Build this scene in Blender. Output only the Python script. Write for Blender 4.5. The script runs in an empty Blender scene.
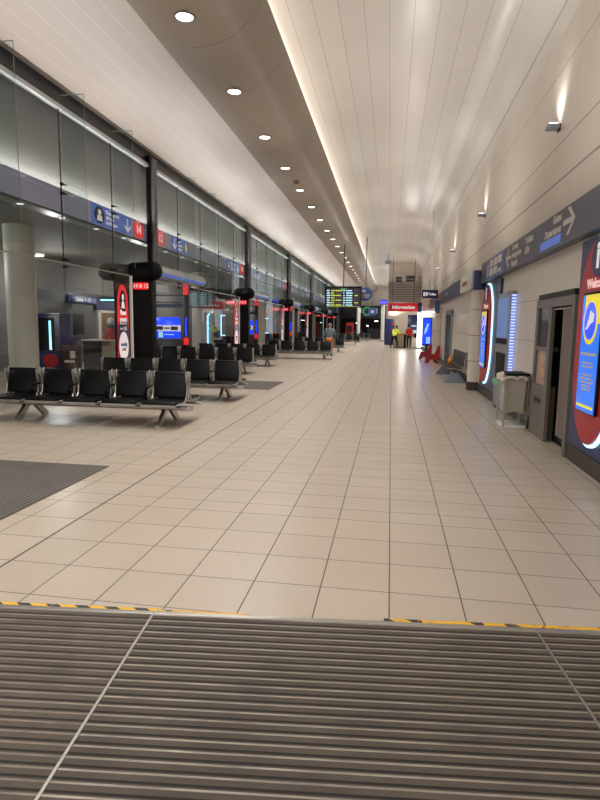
import bpy, bmesh, math, random
from mathutils import Vector, Matrix
random.seed(4)
PI = math.pi
sc = bpy.context.scene
COL = sc.collection

# ------------------------------------------------------------------ materials
def new_mat(name):
    m = bpy.data.materials.new(name); m.use_nodes = True
    nt = m.node_tree
    return m, nt, nt.nodes['Principled BSDF']

def lin(c):
    return tuple((v/12.92 if v <= .04045 else ((v+.055)/1.055)**2.4) for v in c)

def M(name, c, rough=.5, metal=0., emit=None, es=0., var=.06, nscale=9., spec=.5, alpha=1.):
    """c is an sRGB triple 0-1; a soft noise keeps the surface from being flat"""
    m, nt, b = new_mat(name)
    L = nt.links
    cl = lin(c)
    tc = nt.nodes.new('ShaderNodeTexCoord')
    nz = nt.nodes.new('ShaderNodeTexNoise'); nz.inputs['Scale'].default_value = nscale; nz.inputs['Detail'].default_value = 3
    L.new(tc.outputs['Object'], nz.inputs['Vector'])
    mx = nt.nodes.new('ShaderNodeMix'); mx.data_type = 'RGBA'
    mx.inputs[6].default_value = tuple(v*(1-var) for v in cl)+(1,)
    mx.inputs[7].default_value = tuple(min(1, v*(1+var)) for v in cl)+(1,)
    L.new(nz.outputs['Fac'], mx.inputs[0])
    L.new(mx.outputs[2], b.inputs['Base Color'])
    b.inputs['Roughness'].default_value = rough
    b.inputs['Metallic'].default_value = metal
    b.inputs['Specular IOR Level'].default_value = spec
    if emit:
        b.inputs['Emission Color'].default_value = lin(emit)+(1,)
        b.inputs['Emission Strength'].default_value = es
    return m

def math_node(nt, op, a, b=None, clamp=False):
    n = nt.nodes.new('ShaderNodeMath'); n.operation = op; n.use_clamp = clamp
    for i, v in enumerate((a, b)):
        if v is None: continue
        if isinstance(v, (int, float)): n.inputs[i].default_value = v
        else: nt.links.new(v, n.inputs[i])
    return n.outputs[0]

def line_mask(nt, coord, spacing, offset, width):
    """1 on thin lines every `spacing` along coord"""
    u = math_node(nt, 'SUBTRACT', coord, offset)
    u = math_node(nt, 'DIVIDE', u, spacing)
    u = math_node(nt, 'ADD', u, 0.5)
    u = math_node(nt, 'FRACT', u)
    u = math_node(nt, 'SUBTRACT', u, .5)
    u = math_node(nt, 'ABSOLUTE', u)
    return math_node(nt, 'LESS_THAN', u, width/spacing/2)

def single_line(nt, coord, at, width):
    u = math_node(nt, 'SUBTRACT', coord, at)
    u = math_node(nt, 'ABSOLUTE', u)
    return math_node(nt, 'LESS_THAN', u, width/2)

def pos_xyz(nt):
    tc = nt.nodes.new('ShaderNodeTexCoord')
    sp = nt.nodes.new('ShaderNodeSeparateXYZ')
    nt.links.new(tc.outputs['Object'], sp.inputs[0])
    return tc.outputs['Object'], sp.outputs[0], sp.outputs[1], sp.outputs[2]

def rgbmix(nt, fac, a, b):
    mx = nt.nodes.new('ShaderNodeMix'); mx.data_type = 'RGBA'
    for k, v in ((6, a), (7, b)):
        if isinstance(v, tuple): mx.inputs[k].default_value = v+(1,)
        else: nt.links.new(v, mx.inputs[k])
    if isinstance(fac, (int, float)): mx.inputs[0].default_value = fac
    else: nt.links.new(fac, mx.inputs[0])
    return mx.outputs[2]

def noise(nt, vec, scale, detail=4, rough=.55):
    nz = nt.nodes.new('ShaderNodeTexNoise'); nz.inputs['Scale'].default_value = scale
    nz.inputs['Detail'].default_value = detail; nz.inputs['Roughness'].default_value = rough
    nt.links.new(vec, nz.inputs['Vector'])
    return nz.outputs['Fac']

def ramp(nt, fac, lo, hi):
    n = nt.nodes.new('ShaderNodeMapRange'); n.inputs[1].default_value = lo; n.inputs[2].default_value = hi
    nt.links.new(fac, n.inputs[0]); return n.outputs[0]

def bump(nt, b, height, strength, dist=.01):
    n = nt.nodes.new('ShaderNodeBump'); n.inputs['Strength'].default_value = strength; n.inputs['Distance'].default_value = dist
    nt.links.new(height, n.inputs['Height']); nt.links.new(n.outputs[0], b.inputs['Normal'])

TX, TY, TS = .046, 4.84, .42
def mat_tiles():
    m, nt, b = new_mat('beige floor tile')
    v, x, y, z = pos_xyz(nt)
    lx = line_mask(nt, x, TS, TX, .008)
    # rows: regular grid on both sides of one half-width row
    near = math_node(nt, 'LESS_THAN', y, 4.70)
    ly1 = math_node(nt, 'MULTIPLY', line_mask(nt, y, TS, 4.585, .007), near)
    ly2 = math_node(nt, 'MULTIPLY', line_mask(nt, y, .375, 4.85, .007), math_node(nt, 'SUBTRACT', 1., near))
    j = math_node(nt, 'MAXIMUM', lx, math_node(nt, 'MAXIMUM', ly1, ly2))
    joint = single_line(nt, x, -2.474, .02)
    j = math_node(nt, 'MAXIMUM', j, joint)
    # per tile tint
    cx = math_node(nt, 'FLOOR', math_node(nt, 'DIVIDE', math_node(nt, 'SUBTRACT', x, TX), TS))
    cy = math_node(nt, 'FLOOR', math_node(nt, 'DIVIDE', math_node(nt, 'SUBTRACT', y, 4.585), TS))
    cv = nt.nodes.new('ShaderNodeCombineXYZ'); nt.links.new(cx, cv.inputs[0]); nt.links.new(cy, cv.inputs[1])
    wn = nt.nodes.new('ShaderNodeTexWhiteNoise'); wn.noise_dimensions = '2D'; nt.links.new(cv.outputs[0], wn.inputs['Vector'])
    base = rgbmix(nt, wn.outputs['Value'], lin((.700, .650, .585)), lin((.735, .685, .620)))
    n1 = noise(nt, v, 2.6, 5, .6)
    base = rgbmix(nt, math_node(nt, 'MULTIPLY', n1, .5), base, lin((.64, .585, .52)))
    n2 = noise(nt, v, 28, 5, .65)
    base = rgbmix(nt, math_node(nt, 'MULTIPLY', n2, .3), base, lin((.6, .545, .48)))
    colr = rgbmix(nt, j, base, lin((.37, .31, .27)))
    nt.links.new(colr, b.inputs['Base Color'])
    r = math_node(nt, 'ADD', math_node(nt, 'MULTIPLY', n1, .06), .27)
    r = math_node(nt, 'ADD', r, math_node(nt, 'MULTIPLY', j, .4), True)
    nt.links.new(r, b.inputs['Roughness'])
    b.inputs['Specular IOR Level'].default_value = .5
    return m

def mat_ribbed(name, dark, mid, light, pitch, axis='y', wear=.6, lw=.3):
    """ribbed entrance matting: pile strips between thin aluminium bars"""
    m, nt, b = new_mat(name)
    v, x, y, z = pos_xyz(nt)
    c = y if axis == 'y' else x
    bar = line_mask(nt, c, pitch, 0., pitch*lw)
    groove = line_mask(nt, c, pitch, pitch*.32, pitch*.22)
    n1 = ramp(nt, noise(nt, v, 2.2, 5, .6), .35, .7)
    st = nt.nodes.new('ShaderNodeMapping'); st.inputs['Scale'].default_value = (1, 9, 1) if axis == 'y' else (9, 1, 1)
    nt.links.new(v, st.inputs[0])
    n2 = ramp(nt, noise(nt, st.outputs[0], 3.5, 5, .7), .3, .72)
    n3 = noise(nt, v, 220, 2)
    pile = rgbmix(nt, n1, lin(dark), lin(mid))
    pile = rgbmix(nt, math_node(nt, 'MULTIPLY', n3, .5), pile, lin(tuple(k*.55 for k in dark)))
    pile = rgbmix(nt, groove, pile, lin(tuple(k*.5 for k in dark)))
    f = math_node(nt, 'MULTIPLY', bar, math_node(nt, 'ADD', math_node(nt, 'MULTIPLY', n2, wear), 1-wear))
    nt.links.new(rgbmix(nt, f, pile, lin(light)), b.inputs['Base Color'])
    nt.links.new(math_node(nt, 'SUBTRACT', .85, math_node(nt, 'MULTIPLY', f, .45)), b.inputs['Roughness'])
    nt.links.new(math_node(nt, 'MULTIPLY', f, .35), b.inputs['Metallic'])
    b.inputs['Specular IOR Level'].default_value = .3
    bump(nt, b, math_node(nt, 'SUBTRACT', bar, groove), .6, .006)
    return m

def mat_planks(name, c, line, pitch, off, joint, rough, metal=0., axis='x', lw=.012, var=.5, spec=.5, two=None):
    """long panels running along y, seams every `pitch` on the axis and staggered butt joints every `joint`"""
    m, nt, b = new_mat(name)
    v, x, y, z = pos_xyz(nt)
    a = x if axis == 'x' else z
    l1 = line_mask(nt, a, pitch, off, lw)
    k = math_node(nt, 'FLOOR', math_node(nt, 'DIVIDE', math_node(nt, 'SUBTRACT', a, off), pitch))
    wn = nt.nodes.new('ShaderNodeTexWhiteNoise'); wn.noise_dimensions = '1D'; nt.links.new(k, wn.inputs['W'])
    ys = math_node(nt, 'ADD', y, math_node(nt, 'MULTIPLY', math_node(nt, 'MODULO', math_node(nt, 'ABSOLUTE', k), 2.), joint*.5 if two is None else 0))
    l2 = line_mask(nt, ys, joint, .4, lw*.7)
    l = math_node(nt, 'MAXIMUM', l1, math_node(nt, 'MULTIPLY', l2, .55))
    cl = lin(c)
    base = rgbmix(nt, math_node(nt, 'MULTIPLY', wn.outputs['Value'], var), cl, tuple(q*.86 for q in cl))
    n1 = ramp(nt, noise(nt, v, 1.1, 3), .35, .7)
    base = rgbmix(nt, math_node(nt, 'MULTIPLY', n1, .25), base, tuple(q*.85 for q in cl))
    nt.links.new(rgbmix(nt, l, base, lin(line)), b.inputs['Base Color'])
    b.inputs['Roughness'].default_value = rough; b.inputs['Metallic'].default_value = metal
    b.inputs['Specular IOR Level'].default_value = spec
    bump(nt, b, math_node(nt, 'SUBTRACT', 1., l1), .25, .006)
    return m

def mat_bulkhead():
    m, nt, b = new_mat('taupe bulkhead')
    v, x, y, z = pos_xyz(nt)
    l2 = math_node(nt, 'MULTIPLY', line_mask(nt, y, 1.75, 8.8, .016), math_node(nt, 'GREATER_THAN', x, -3.1))
    n1 = ramp(nt, noise(nt, v, .8, 3), .3, .7)
    base = rgbmix(nt, n1, lin((.47, .42, .365)), lin((.51, .455, .395)))
    nt.links.new(rgbmix(nt, math_node(nt, 'MULTIPLY', l2, .75), base, lin((.2, .17, .15))), b.inputs['Base Color'])
    b.inputs['Roughness'].default_value = .38
    return m

def mat_glass(name, tint=(.9, .95, .94), refl=.1, rough=.02):
    m = bpy.data.materials.new(name); m.use_nodes = True
    nt = m.node_tree; nt.nodes.clear()
    o = nt.nodes.new('ShaderNodeOutputMaterial'); mix = nt.nodes.new('ShaderNodeMixShader')
    t = nt.nodes.new('ShaderNodeBsdfTransparent'); t.inputs[0].default_value = tint+(1,)
    g = nt.nodes.new('ShaderNodeBsdfGlossy'); g.inputs['Roughness'].default_value = rough; g.inputs[0].default_value = (.9, .95, 1, 1)
    lw = nt.nodes.new('ShaderNodeLayerWeight'); lw.inputs['Blend'].default_value = .5
    f = math_node(nt, 'POWER', lw.outputs['Facing'], 4.)
    f = math_node(nt, 'ADD', math_node(nt, 'MULTIPLY', f, .35), refl, True)
    nt.links.new(f, mix.inputs[0]); nt.links.new(t.outputs[0], mix.inputs[1]); nt.links.new(g.outputs[0], mix.inputs[2])
    nt.links.new(mix.outputs[0], o.inputs[0])
    return m

def mat_tape(name, black_from, worn=.25):
    m, nt, b = new_mat(name)
    v, x, y, z = pos_xyz(nt)
    d = math_node(nt, 'ADD', x, math_node(nt, 'MULTIPLY', y, 1.2))
    st = math_node(nt, 'GREATER_THAN', math_node(nt, 'FRACT', math_node(nt, 'DIVIDE', d, .17)), .55)
    st = math_node(nt, 'MULTIPLY', st, black_from(nt, x))
    c = rgbmix(nt, st, lin((.86, .65, .12)), lin((.13, .12, .10)))
    w = ramp(nt, noise(nt, v, 16, 6, .7), .66-worn*.3, .7)
    c = rgbmix(nt, math_node(nt, 'MULTIPLY', w, .7), c, lin((.62, .53, .42)))
    nt.links.new(c, b.inputs['Base Color']); b.inputs['Roughness'].default_value = .5
    return m

def mat_dots(name):
    """row of small blue-white LEDs along z"""
    m, nt, b = new_mat(name)
    v, x, y, z = pos_xyz(nt)
    l = line_mask(nt, z, .055, 0., .035)
    nt.links.new(rgbmix(nt, l, (.01, .015, .06), (.35, .45, 1.)), b.inputs['Emission Color'])
    b.inputs['Emission Strength'].default_value = 1.7
    b.inputs['Base Color'].default_value = (.02, .02, .05, 1)
    return m

W = {}
W['tile'] = mat_tiles()
W['mat'] = mat_ribbed('ribbed entrance matting', (.315, .28, .25), (.385, .345, .305), (.66, .62, .57), .058, 'y', .75, .17)
W['matworn'] = mat_ribbed('worn ribbed matting', (.33, .295, .26), (.42, .375, .33), (.58, .535, .48), .058, 'y', .95, .17)
W['mat2'] = mat_ribbed('ribbed gate matting', (.36, .335, .31), (.43, .40, .37), (.50, .47, .44), .05, 'x', .8, .2)
W['ceilL'] = mat_planks('pinkish ceiling plank', (.735, .68, .645), (.82, .765, .73), .42, -3.6, 5.2, .4, lw=.014)  # seam lines lighter than the planks, highlights painted into the colour
W['ceilR'] = mat_planks('pale gloss ceiling panel', (.82, .79, .75), (.66, .62, .58), .4, -1.8, 3.4, .24, lw=.01, var=.35)
W['wall'] = M('cream wall panel', (.80, .755, .70), .38, var=.03, nscale=2)
W['bulk'] = mat_bulkhead()
W['clad'] = mat_planks('grey cladding', (.40, .395, .385), (.28, .28, .28), .5, 0, 2.15, .3, .1, axis='z', lw=.004, var=.2, two=1)
W['soffit'] = mat_planks('dark grey soffit plank', (.36, .345, .325), (.2, .19, .18), .3, 0, 4, .75, .0, spec=.2)
W['black'] = M('satin black', (.022, .022, .025), .55, spec=.18)
W['pad'] = M('black leatherette', (.024, .024, .027), .42, nscale=40, var=.15, spec=.25)
W['steel'] = M('brushed steel', (.70, .68, .65), .3, .85, nscale=30)
W['steelD'] = M('dark steel', (.25, .25, .26), .35, .6)
W['posterred'] = M('poster red', (.8, .13, .14), .4, emit=(.82, .12, .13), es=.4)  # glow added so the unlit poster reads brighter
W['silver'] = M('silver tube', (.72, .72, .73), .35, .5)
W['postgrey'] = M('post grey', (.42, .42, .43), .35, .5)
W['bandlamp'] = M('small lamp lens', (1, 1, 1), .5, emit=(1, .96, .9), es=1.6)
W['steelB'] = M('grey blue painted steel', (.54, .57, .62), .4, .3)
W['white'] = M('white paint', (.85, .84, .81), .45)
W['offwhite'] = M('off white column', (.72, .71, .66), .5, nscale=1.5)
W['navy'] = M('navy blue panel', (.12, .16, .34), .35)
W['bandL'] = M('blue grey band', (.70, .71, .86), .4, nscale=1.)
W['bandR'] = M('slate blue header', (.345, .345, .40), .45, nscale=1.)
W['signblue'] = M('sign blue lit', (.27, .40, .72), .4, emit=(.30, .42, .74), es=.45)
W['pictoblue'] = M('sign blue', (.24, .32, .55), .4)
W['red'] = M('sign red', (.66, .11, .13), .4)
W['redlit'] = M('sign red lit', (.8, .1, .12), .4, emit=(.86, .12, .16), es=.9)
W['redpill'] = M('sign red softly lit', (.8, .2, .2), .4, emit=(.86, .25, .27), es=.5)
W['reddim'] = M('sign dark red', (.17, .05, .06), .4)
W['letter'] = M('white lettering', (.9, .9, .9), .5, emit=(.9, .9, .92), es=.35)
W['letterdull'] = M('pale grey lettering', (.80, .77, .74), .5)
W['letterpink'] = M('pale pink lettering', (.9, .75, .74), .5, emit=(.95, .75, .75), es=.5)
W['led'] = M('white led', (1, 1, 1), .5, emit=(.97, 1, 1), es=5)
W['ledsoft'] = M('downlight lens', (1, 1, 1), .5, emit=(1, .97, .93), es=6)
W['cyan'] = M('cyan led', (.6, .9, 1), .5, emit=(.55, .85, 1), es=2.2)
W['halo'] = M('white blue halo led', (.8, .95, 1), .5, emit=(.72, .92, 1), es=1.5)
W['coveled'] = M('cove led', (1, 1, 1), .5, emit=(1, .96, .92), es=6)
W['screen'] = M('blue screen', (.08, .35, .75), .25, emit=(.08, .40, .84), es=1.0)
W['screenB'] = M('vivid blue screen', (.05, .2, .8), .25, emit=(.08, .22, 1.), es=1.6)
W['screendark'] = M('dark screen', (.07, .06, .09), .25, emit=(.12, .09, .13), es=.6)
W['yellow'] = M('yellow lit', (.85, .78, .1), .3, emit=(.80, .74, .08), es=.7)
W['lime'] = M('lime row', (.75, .85, .3), .4, emit=(.62, .70, .30), es=.4)
W['ice'] = M('pale cyan row', (.7, .9, .95), .4, emit=(.6, .78, .88), es=.6)
W['rowdim'] = M('dim teal row', (.45, .6, .6), .4, emit=(.42, .6, .6), es=.45)
W['mauve'] = M('mauve row', (.35, .2, .3), .4, emit=(.3, .16, .24), es=.5)
W['booth'] = M('booth grey brown', (.40, .37, .34), .4, nscale=3)
W['boothD'] = M('booth interior', (.10, .09, .085), .6)
W['curtain'] = M('taupe curtain', (.52, .46, .435), .8)
W['photo'] = M('pale photo display', (.62, .54, .48), .4, var=.35, nscale=7)
W['liner'] = M('cream bin liner', (.80, .76, .70), .6)
W['clear'] = mat_glass('clear bin plastic', (.93, .93, .92), .05, .1)
W['glass'] = mat_glass('screen glass', (.92, .93, .92), .014)
W['fin'] = mat_glass('fin glass', (.93, .96, .95), .02)
W['glassedge'] = M('glass edge', (.42, .47, .46), .3)
W['skin'] = M('skin', (.76, .58, .48), .5)
W['hair'] = M('dark hair', (.16, .13, .11), .7)
W['hairgrey'] = M('fair hair', (.55, .45, .38), .7)
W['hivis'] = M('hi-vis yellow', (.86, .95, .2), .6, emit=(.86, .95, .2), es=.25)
W['darkcloth'] = M('dark trousers', (.09, .09, .11), .8)
W['greyblue'] = M('grey blue jacket', (.42, .48, .52), .8)
W['tan'] = M('orange tan cloth', (.78, .48, .22), .7)
W['redcloth'] = M('red top', (.80, .18, .16), .7)
W['chairred'] = M('red plastic', (.62, .08, .09), .4)
W['beige'] = M('beige counter', (.66, .60, .52), .5)
W['brown'] = M('brown door', (.50, .34, .18), .5)
W['lounge'] = M('lounge wall grey', (.43, .42, .40), .6, nscale=.8, var=.12)
W['darkwall'] = M('dark shop front', (.13, .13, .16), .5)
W['base'] = M('dark skirting', (.21, .185, .165), .45)
W['green'] = M('green sign', (.3, .6, .42), .4, emit=(.35, .65, .5), es=.15)
W['purple'] = M('violet screen', (.3, .3, .9), .4, emit=(.3, .32, 1), es=1.4)
W['teal'] = M('teal panel', (.12, .35, .36), .5)
W['orange'] = M('orange plastic', (.88, .55, .16), .5)
W['oval'] = M('pale poster oval', (.86, .83, .83), .5, emit=(.85, .82, .84), es=.45)  # brightness put in as emission, the oval is no lamp
W['grill'] = mat_planks('striped louvre', (.66, .63, .60), (.45, .42, .40), .17, 0, 50, .3, .3, axis='z', lw=.05, var=.6, two=1)

# ------------------------------------------------------------------ mesh builder
class MB:
    def __init__(s): s.bm = bmesh.new()
    def _add(s, fn, mat):
        r = fn(s.bm)
        bmesh.ops.transform(s.bm, matrix=mat, verts=r['verts']); return r['verts']
    def box(s, x0, x1, y0, y1, z0, z1, bev=0., rot=None, piv=None, seg=2):
        m = Matrix.Translation(((x0+x1)/2, (y0+y1)/2, (z0+z1)/2)) @ Matrix.Diagonal((abs(x1-x0), abs(y1-y0), abs(z1-z0), 1))
        vs = s._add(lambda b: bmesh.ops.create_cube(b, size=1), m)
        if bev:
            es = list({e for v in vs for e in v.link_edges})
            r = bmesh.ops.bevel(s.bm, geom=es, offset=bev, segments=seg, affect='EDGES', profile=.5)
            vs = list({v for f in r['faces'] for v in f.verts} | {v for v in vs if v.is_valid})
        if rot is not None:
            p = Vector(piv if piv else ((x0+x1)/2, (y0+y1)/2, (z0+z1)/2))
            bmesh.ops.transform(s.bm, matrix=Matrix.Translation(p) @ rot @ Matrix.Translation(-p), verts=[v for v in vs if v.is_valid])
        return s
    def cyl(s, p0, p1, r0, r1=None, seg=16):
        p0, p1 = Vector(p0), Vector(p1); d = p1-p0
        q = d.to_track_quat('Z', 'Y').to_matrix().to_4x4()
        m = Matrix.Translation((p0+p1)/2) @ q
        s._add(lambda b: bmesh.ops.create_cone(b, cap_ends=True, segments=seg, radius1=r0, radius2=r0 if r1 is None else r1, depth=d.length), m)
        return s
    def ball(s, c, rx, ry=None, rz=None, seg=16):
        m = Matrix.Translation(c) @ Matrix.Diagonal((rx, ry or rx, rz or rx, 1))
        s._add(lambda b: bmesh.ops.create_uvsphere(b, u_segments=seg, v_segments=max(6, seg//2), radius=1), m); return s
    def capsule(s, p0, p1, r, seg=18):
        s.cyl(p0, p1, r, seg=seg); s.ball(p0, r, seg=seg); s.ball(p1, r, seg=seg); return s
    def tube(s, pts, r, seg=8):
        for a, b in zip(pts, pts[1:]): s.cyl(a, b, r, seg=seg)
        for p in pts[1:-1]: s.ball(p, r, seg=seg)
        return s
    def poly(s, pts, ext):
        """closed polygon extruded by vector ext"""
        vs = [s.bm.verts.new(p) for p in pts]; f = s.bm.faces.new(vs)
        r = bmesh.ops.extrude_face_region(s.bm, geom=[f])
        bmesh.ops.translate(s.bm, vec=ext, verts=[g for g in r['geom'] if isinstance(g, bmesh.types.BMVert)])
        return s
    def sheet(s, prof, y0, y1, n=1):
        """open profile of (x,z) extruded along y"""
        rows = [[s.bm.verts.new((x, y0+(y1-y0)*k/n, z)) for x, z in prof] for k in range(n+1)]
        for a, b in zip(rows, rows[1:]):
            for i in range(len(prof)-1): s.bm.faces.new((a[i], a[i+1], b[i+1], b[i]))
        return s
    def quad(s, *pts):
        s.bm.faces.new([s.bm.verts.new(p) for p in pts]); return s
    def build(s, name, mat, parent=None, smooth=True, label=None):
        bmesh.ops.recalc_face_normals(s.bm, faces=s.bm.faces)
        me = bpy.data.meshes.new(name); s.bm.to_mesh(me); s.bm.free()
        me.materials.append(W[mat] if isinstance(mat, str) else mat)
        if smooth:
            for p in me.polygons: p.use_smooth = True
            try: me.set_sharp_from_angle(angle=math.radians(38))
            except Exception: pass
        o = bpy.data.objects.new(name, me); COL.objects.link(o)
        if parent is not None: o.parent = parent
        if label: o['label'] = label
        return o

def thing(name, label, cat, loc=(0, 0, 0), rz=0., group=None):
    o = bpy.data.objects.new(name, None); COL.objects.link(o)
    o.location = loc; o.rotation_euler = (0, 0, rz); o.empty_display_size = .2
    o['label'] = label; o['category'] = cat
    if group: o['group'] = group
    return o
def tag(o, label, cat, group=None):
    o['label'] = label; o['category'] = cat
    if group: o['group'] = group
    return o
def struct(o):
    o['kind'] = 'structure'; return o
def dup(root, loc=None, rz=None, label=None, parent=None):
    c = root.copy(); COL.objects.link(c)
    if parent is not None: c.parent = parent
    if loc is not None: c.location = loc
    if rz is not None: c.rotation_euler = (0, 0, rz)
    if label: c['label'] = label
    for ch in list(root.children): dup(ch, parent=c)
    return c
def text(s, size, loc, facing, mat, parent=None, align='LEFT', sx=1., name='lettering', spacing=1.):
    cu = bpy.data.curves.new(name, 'FONT'); cu.body = s; cu.size = size; cu.align_x = align; cu.align_y = 'CENTER'
    cu.extrude = .002; cu.offset = .006*size/.1*.6; cu.space_character = spacing
    cu.resolution_u = 3
    cu.materials.append(W[mat])
    o = bpy.data.objects.new(name, cu); COL.objects.link(o)
    o.location = loc; o.scale = (sx, 1, 1)
    o.rotation_euler = (PI/2, 0, {'-x': -PI/2, '+x': PI/2, '-y': 0}[facing])
    dg = bpy.context.evaluated_depsgraph_get()
    me = bpy.data.meshes.new_from_object(o.evaluated_get(dg))
    q = bpy.data.objects.new(name, me); COL.objects.link(q)
    q.location = o.location; q.scale = o.scale; q.rotation_euler = o.rotation_euler
    bpy.data.objects.remove(o); bpy.data.curves.remove(cu)
    q.name = name
    if parent is not None: q.parent = parent
    return q

ORD = ['first', 'second', 'third', 'fourth', 'fifth', 'sixth', 'seventh', 'eighth', 'ninth', 'tenth', 'eleventh', 'twelfth', 'thirteenth',
       'fourteenth', 'fifteenth', 'sixteenth', 'seventeenth', 'eighteenth', 'nineteenth', 'twentieth', 'twenty-first', 'twenty-second',
       'twenty-third', 'twenty-fourth', 'twenty-fifth']

# ------------------------------------------------------------------ setting
GX = -6.7            # glass line
WX = 2.25            # right wall
YE = 76.             # far end
Y0 = -2.5
struct(MB().box(-12.2, WX+.1, Y0, YE, -.1, 0).build('floor', 'tile', smooth=False))

# ceilings
struct(MB().sheet([(GX-.15, 6.27), (-5.2, 6.06), (-3.52, 5.80)], Y0, YE).build('ceiling', 'ceilL'))
prof = [(-2.5, 6.62), (1.35, 6.62)]+[(1.35+.9*math.sin(a), 5.72+.9*math.cos(a)) for a in [PI/2*k/8 for k in range(1, 9)]]
struct(MB().sheet(prof, Y0, 46.3).build('ceiling', 'ceilR'))
struct(MB().sheet([(-2.5, 6.62), (WX, 6.62)], 46.3, YE).build('ceiling', 'ceilR'))
bp = [(-3.56, 5.86), (-3.54, 5.74), (-3.3, 5.705), (-3.0, 5.70), (-2.7, 5.74), (-2.45, 5.83), (-2.28, 5.97), (-2.12, 6.14), (-2.02, 6.32), (-1.99, 6.40)]
struct(MB().sheet(bp, Y0, YE).build('trim_1', 'bulk'))
struct(MB().box(-2.36, -2.22, Y0, 70, 6.28, 6.33).build('trim_2', 'coveled', smooth=False))   # cove light strip behind the lip
struct(MB().box(-2.55, -2.5, Y0, YE, 5.9, 6.62).build('trim_3', 'white', smooth=False))

# right wall with panel joints
m, nt, b = new_mat('cream wall panels')
v, x, y, z = pos_xyz(nt)
lz = single_line(nt, z, 4.17, .018)
for q, wd in ((3.65, .03), (5.2, .012), (2.05, .012), (1.4, .01), (.75, .01)):
    lz = math_node(nt, 'MAXIMUM', lz, single_line(nt, z, q, wd))
ly = math_node(nt, 'MULTIPLY', line_mask(nt, y, 2.4, 1.0, .012), .5)
l = math_node(nt, 'MAXIMUM', lz, ly)
n1 = ramp(nt, noise(nt, v, .9, 3), .3, .7)
bs = rgbmix(nt, n1, lin((.78, .735, .68)), lin((.82, .775, .72)))
nt.links.new(rgbmix(nt, math_node(nt, 'MULTIPLY', l, .8), bs, lin((.36, .32, .30))), b.inputs['Base Color'])
b.inputs['Roughness'].default_value = .35
WALLM = m
struct(MB().box(WX, WX+.1, Y0, 7.42, 0, 5.73).box(WX, WX+.1, 9.30, 46.4, 0, 5.73).box(WX, WX+.1, 7.42, 9.30, 2.1, 5.73).build('wall_right', WALLM, smooth=False))
struct(MB().box(WX-.03, WX, Y0, 7.40, 0, .2).box(WX-.03, WX, 9.32, 46, 0, .2).build('baseboard_right', 'base', smooth=False))
# photo-booth niche behind the wall
struct(MB().box(WX+.1, 3.4, 7.26, 9.46, -.1, 0).box(3.3, 3.4, 7.26, 9.46, 0, 2.4).box(WX+.1, 3.3, 7.32, 7.40, 0, 2.3).box(WX+.1, 3.3, 9.32, 9.42, 0, 2.3).box(WX+.1, 3.3, 7.26, 9.46, 2.3, 2.4).build('wall_niche', 'boothD', smooth=False))

# left upper cladding, blue band soffit, gate lounge behind
BZ0, BZ1 = 3.82, 4.30
struct(MB().box(-7.15, -7.05, Y0, YE, BZ1-.05, 6.3).build('wall_left', 'clad', smooth=False))
struct(MB().box(GX-.32, GX-.05, Y0, YE, 5.93, 6.27).build('trim_4', 'steelD', smooth=False))
struct(MB().box(GX-.06, GX+.05, Y0, YE, 5.80, 5.89, .012).build('trim_5', 'silver'))
struct(MB().box(-7.05, GX-.07, Y0, YE, BZ0, BZ1).build('trim_6', 'bandL', smooth=False))
struct(MB().box(-7.06, GX-.06, Y0, YE, BZ0-.05, BZ0).build('trim_7', 'steelD', smooth=False))
struct(MB().box(-12.2, -7.06, Y0, YE, 3.8, 3.9).build('ceiling', 'soffit', smooth=False))
struct(MB().box(-12.3, -12.2, Y0, YE, 0, 3.9).build('wall_lounge', 'lounge', smooth=False))
struct(MB().box(-12.2, -12.15, 17.4, 24.6, 2.33, 2.72).build('trim_8', 'darkwall', smooth=False))
# far end
struct(MB().box(-12.2, WX+.1, YE, YE+.1, 0, 6.7).build('wall_end', 'wall', smooth=False))
struct(MB().box(-.3, WX, 46.3, 46.5, 3.4, 6.65).build('wall_far', WALLM, smooth=False))
struct(MB().box(-.3, WX, 52, 52.2, 0, 3.5).build('wall_passage', 'beige', smooth=False))

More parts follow.
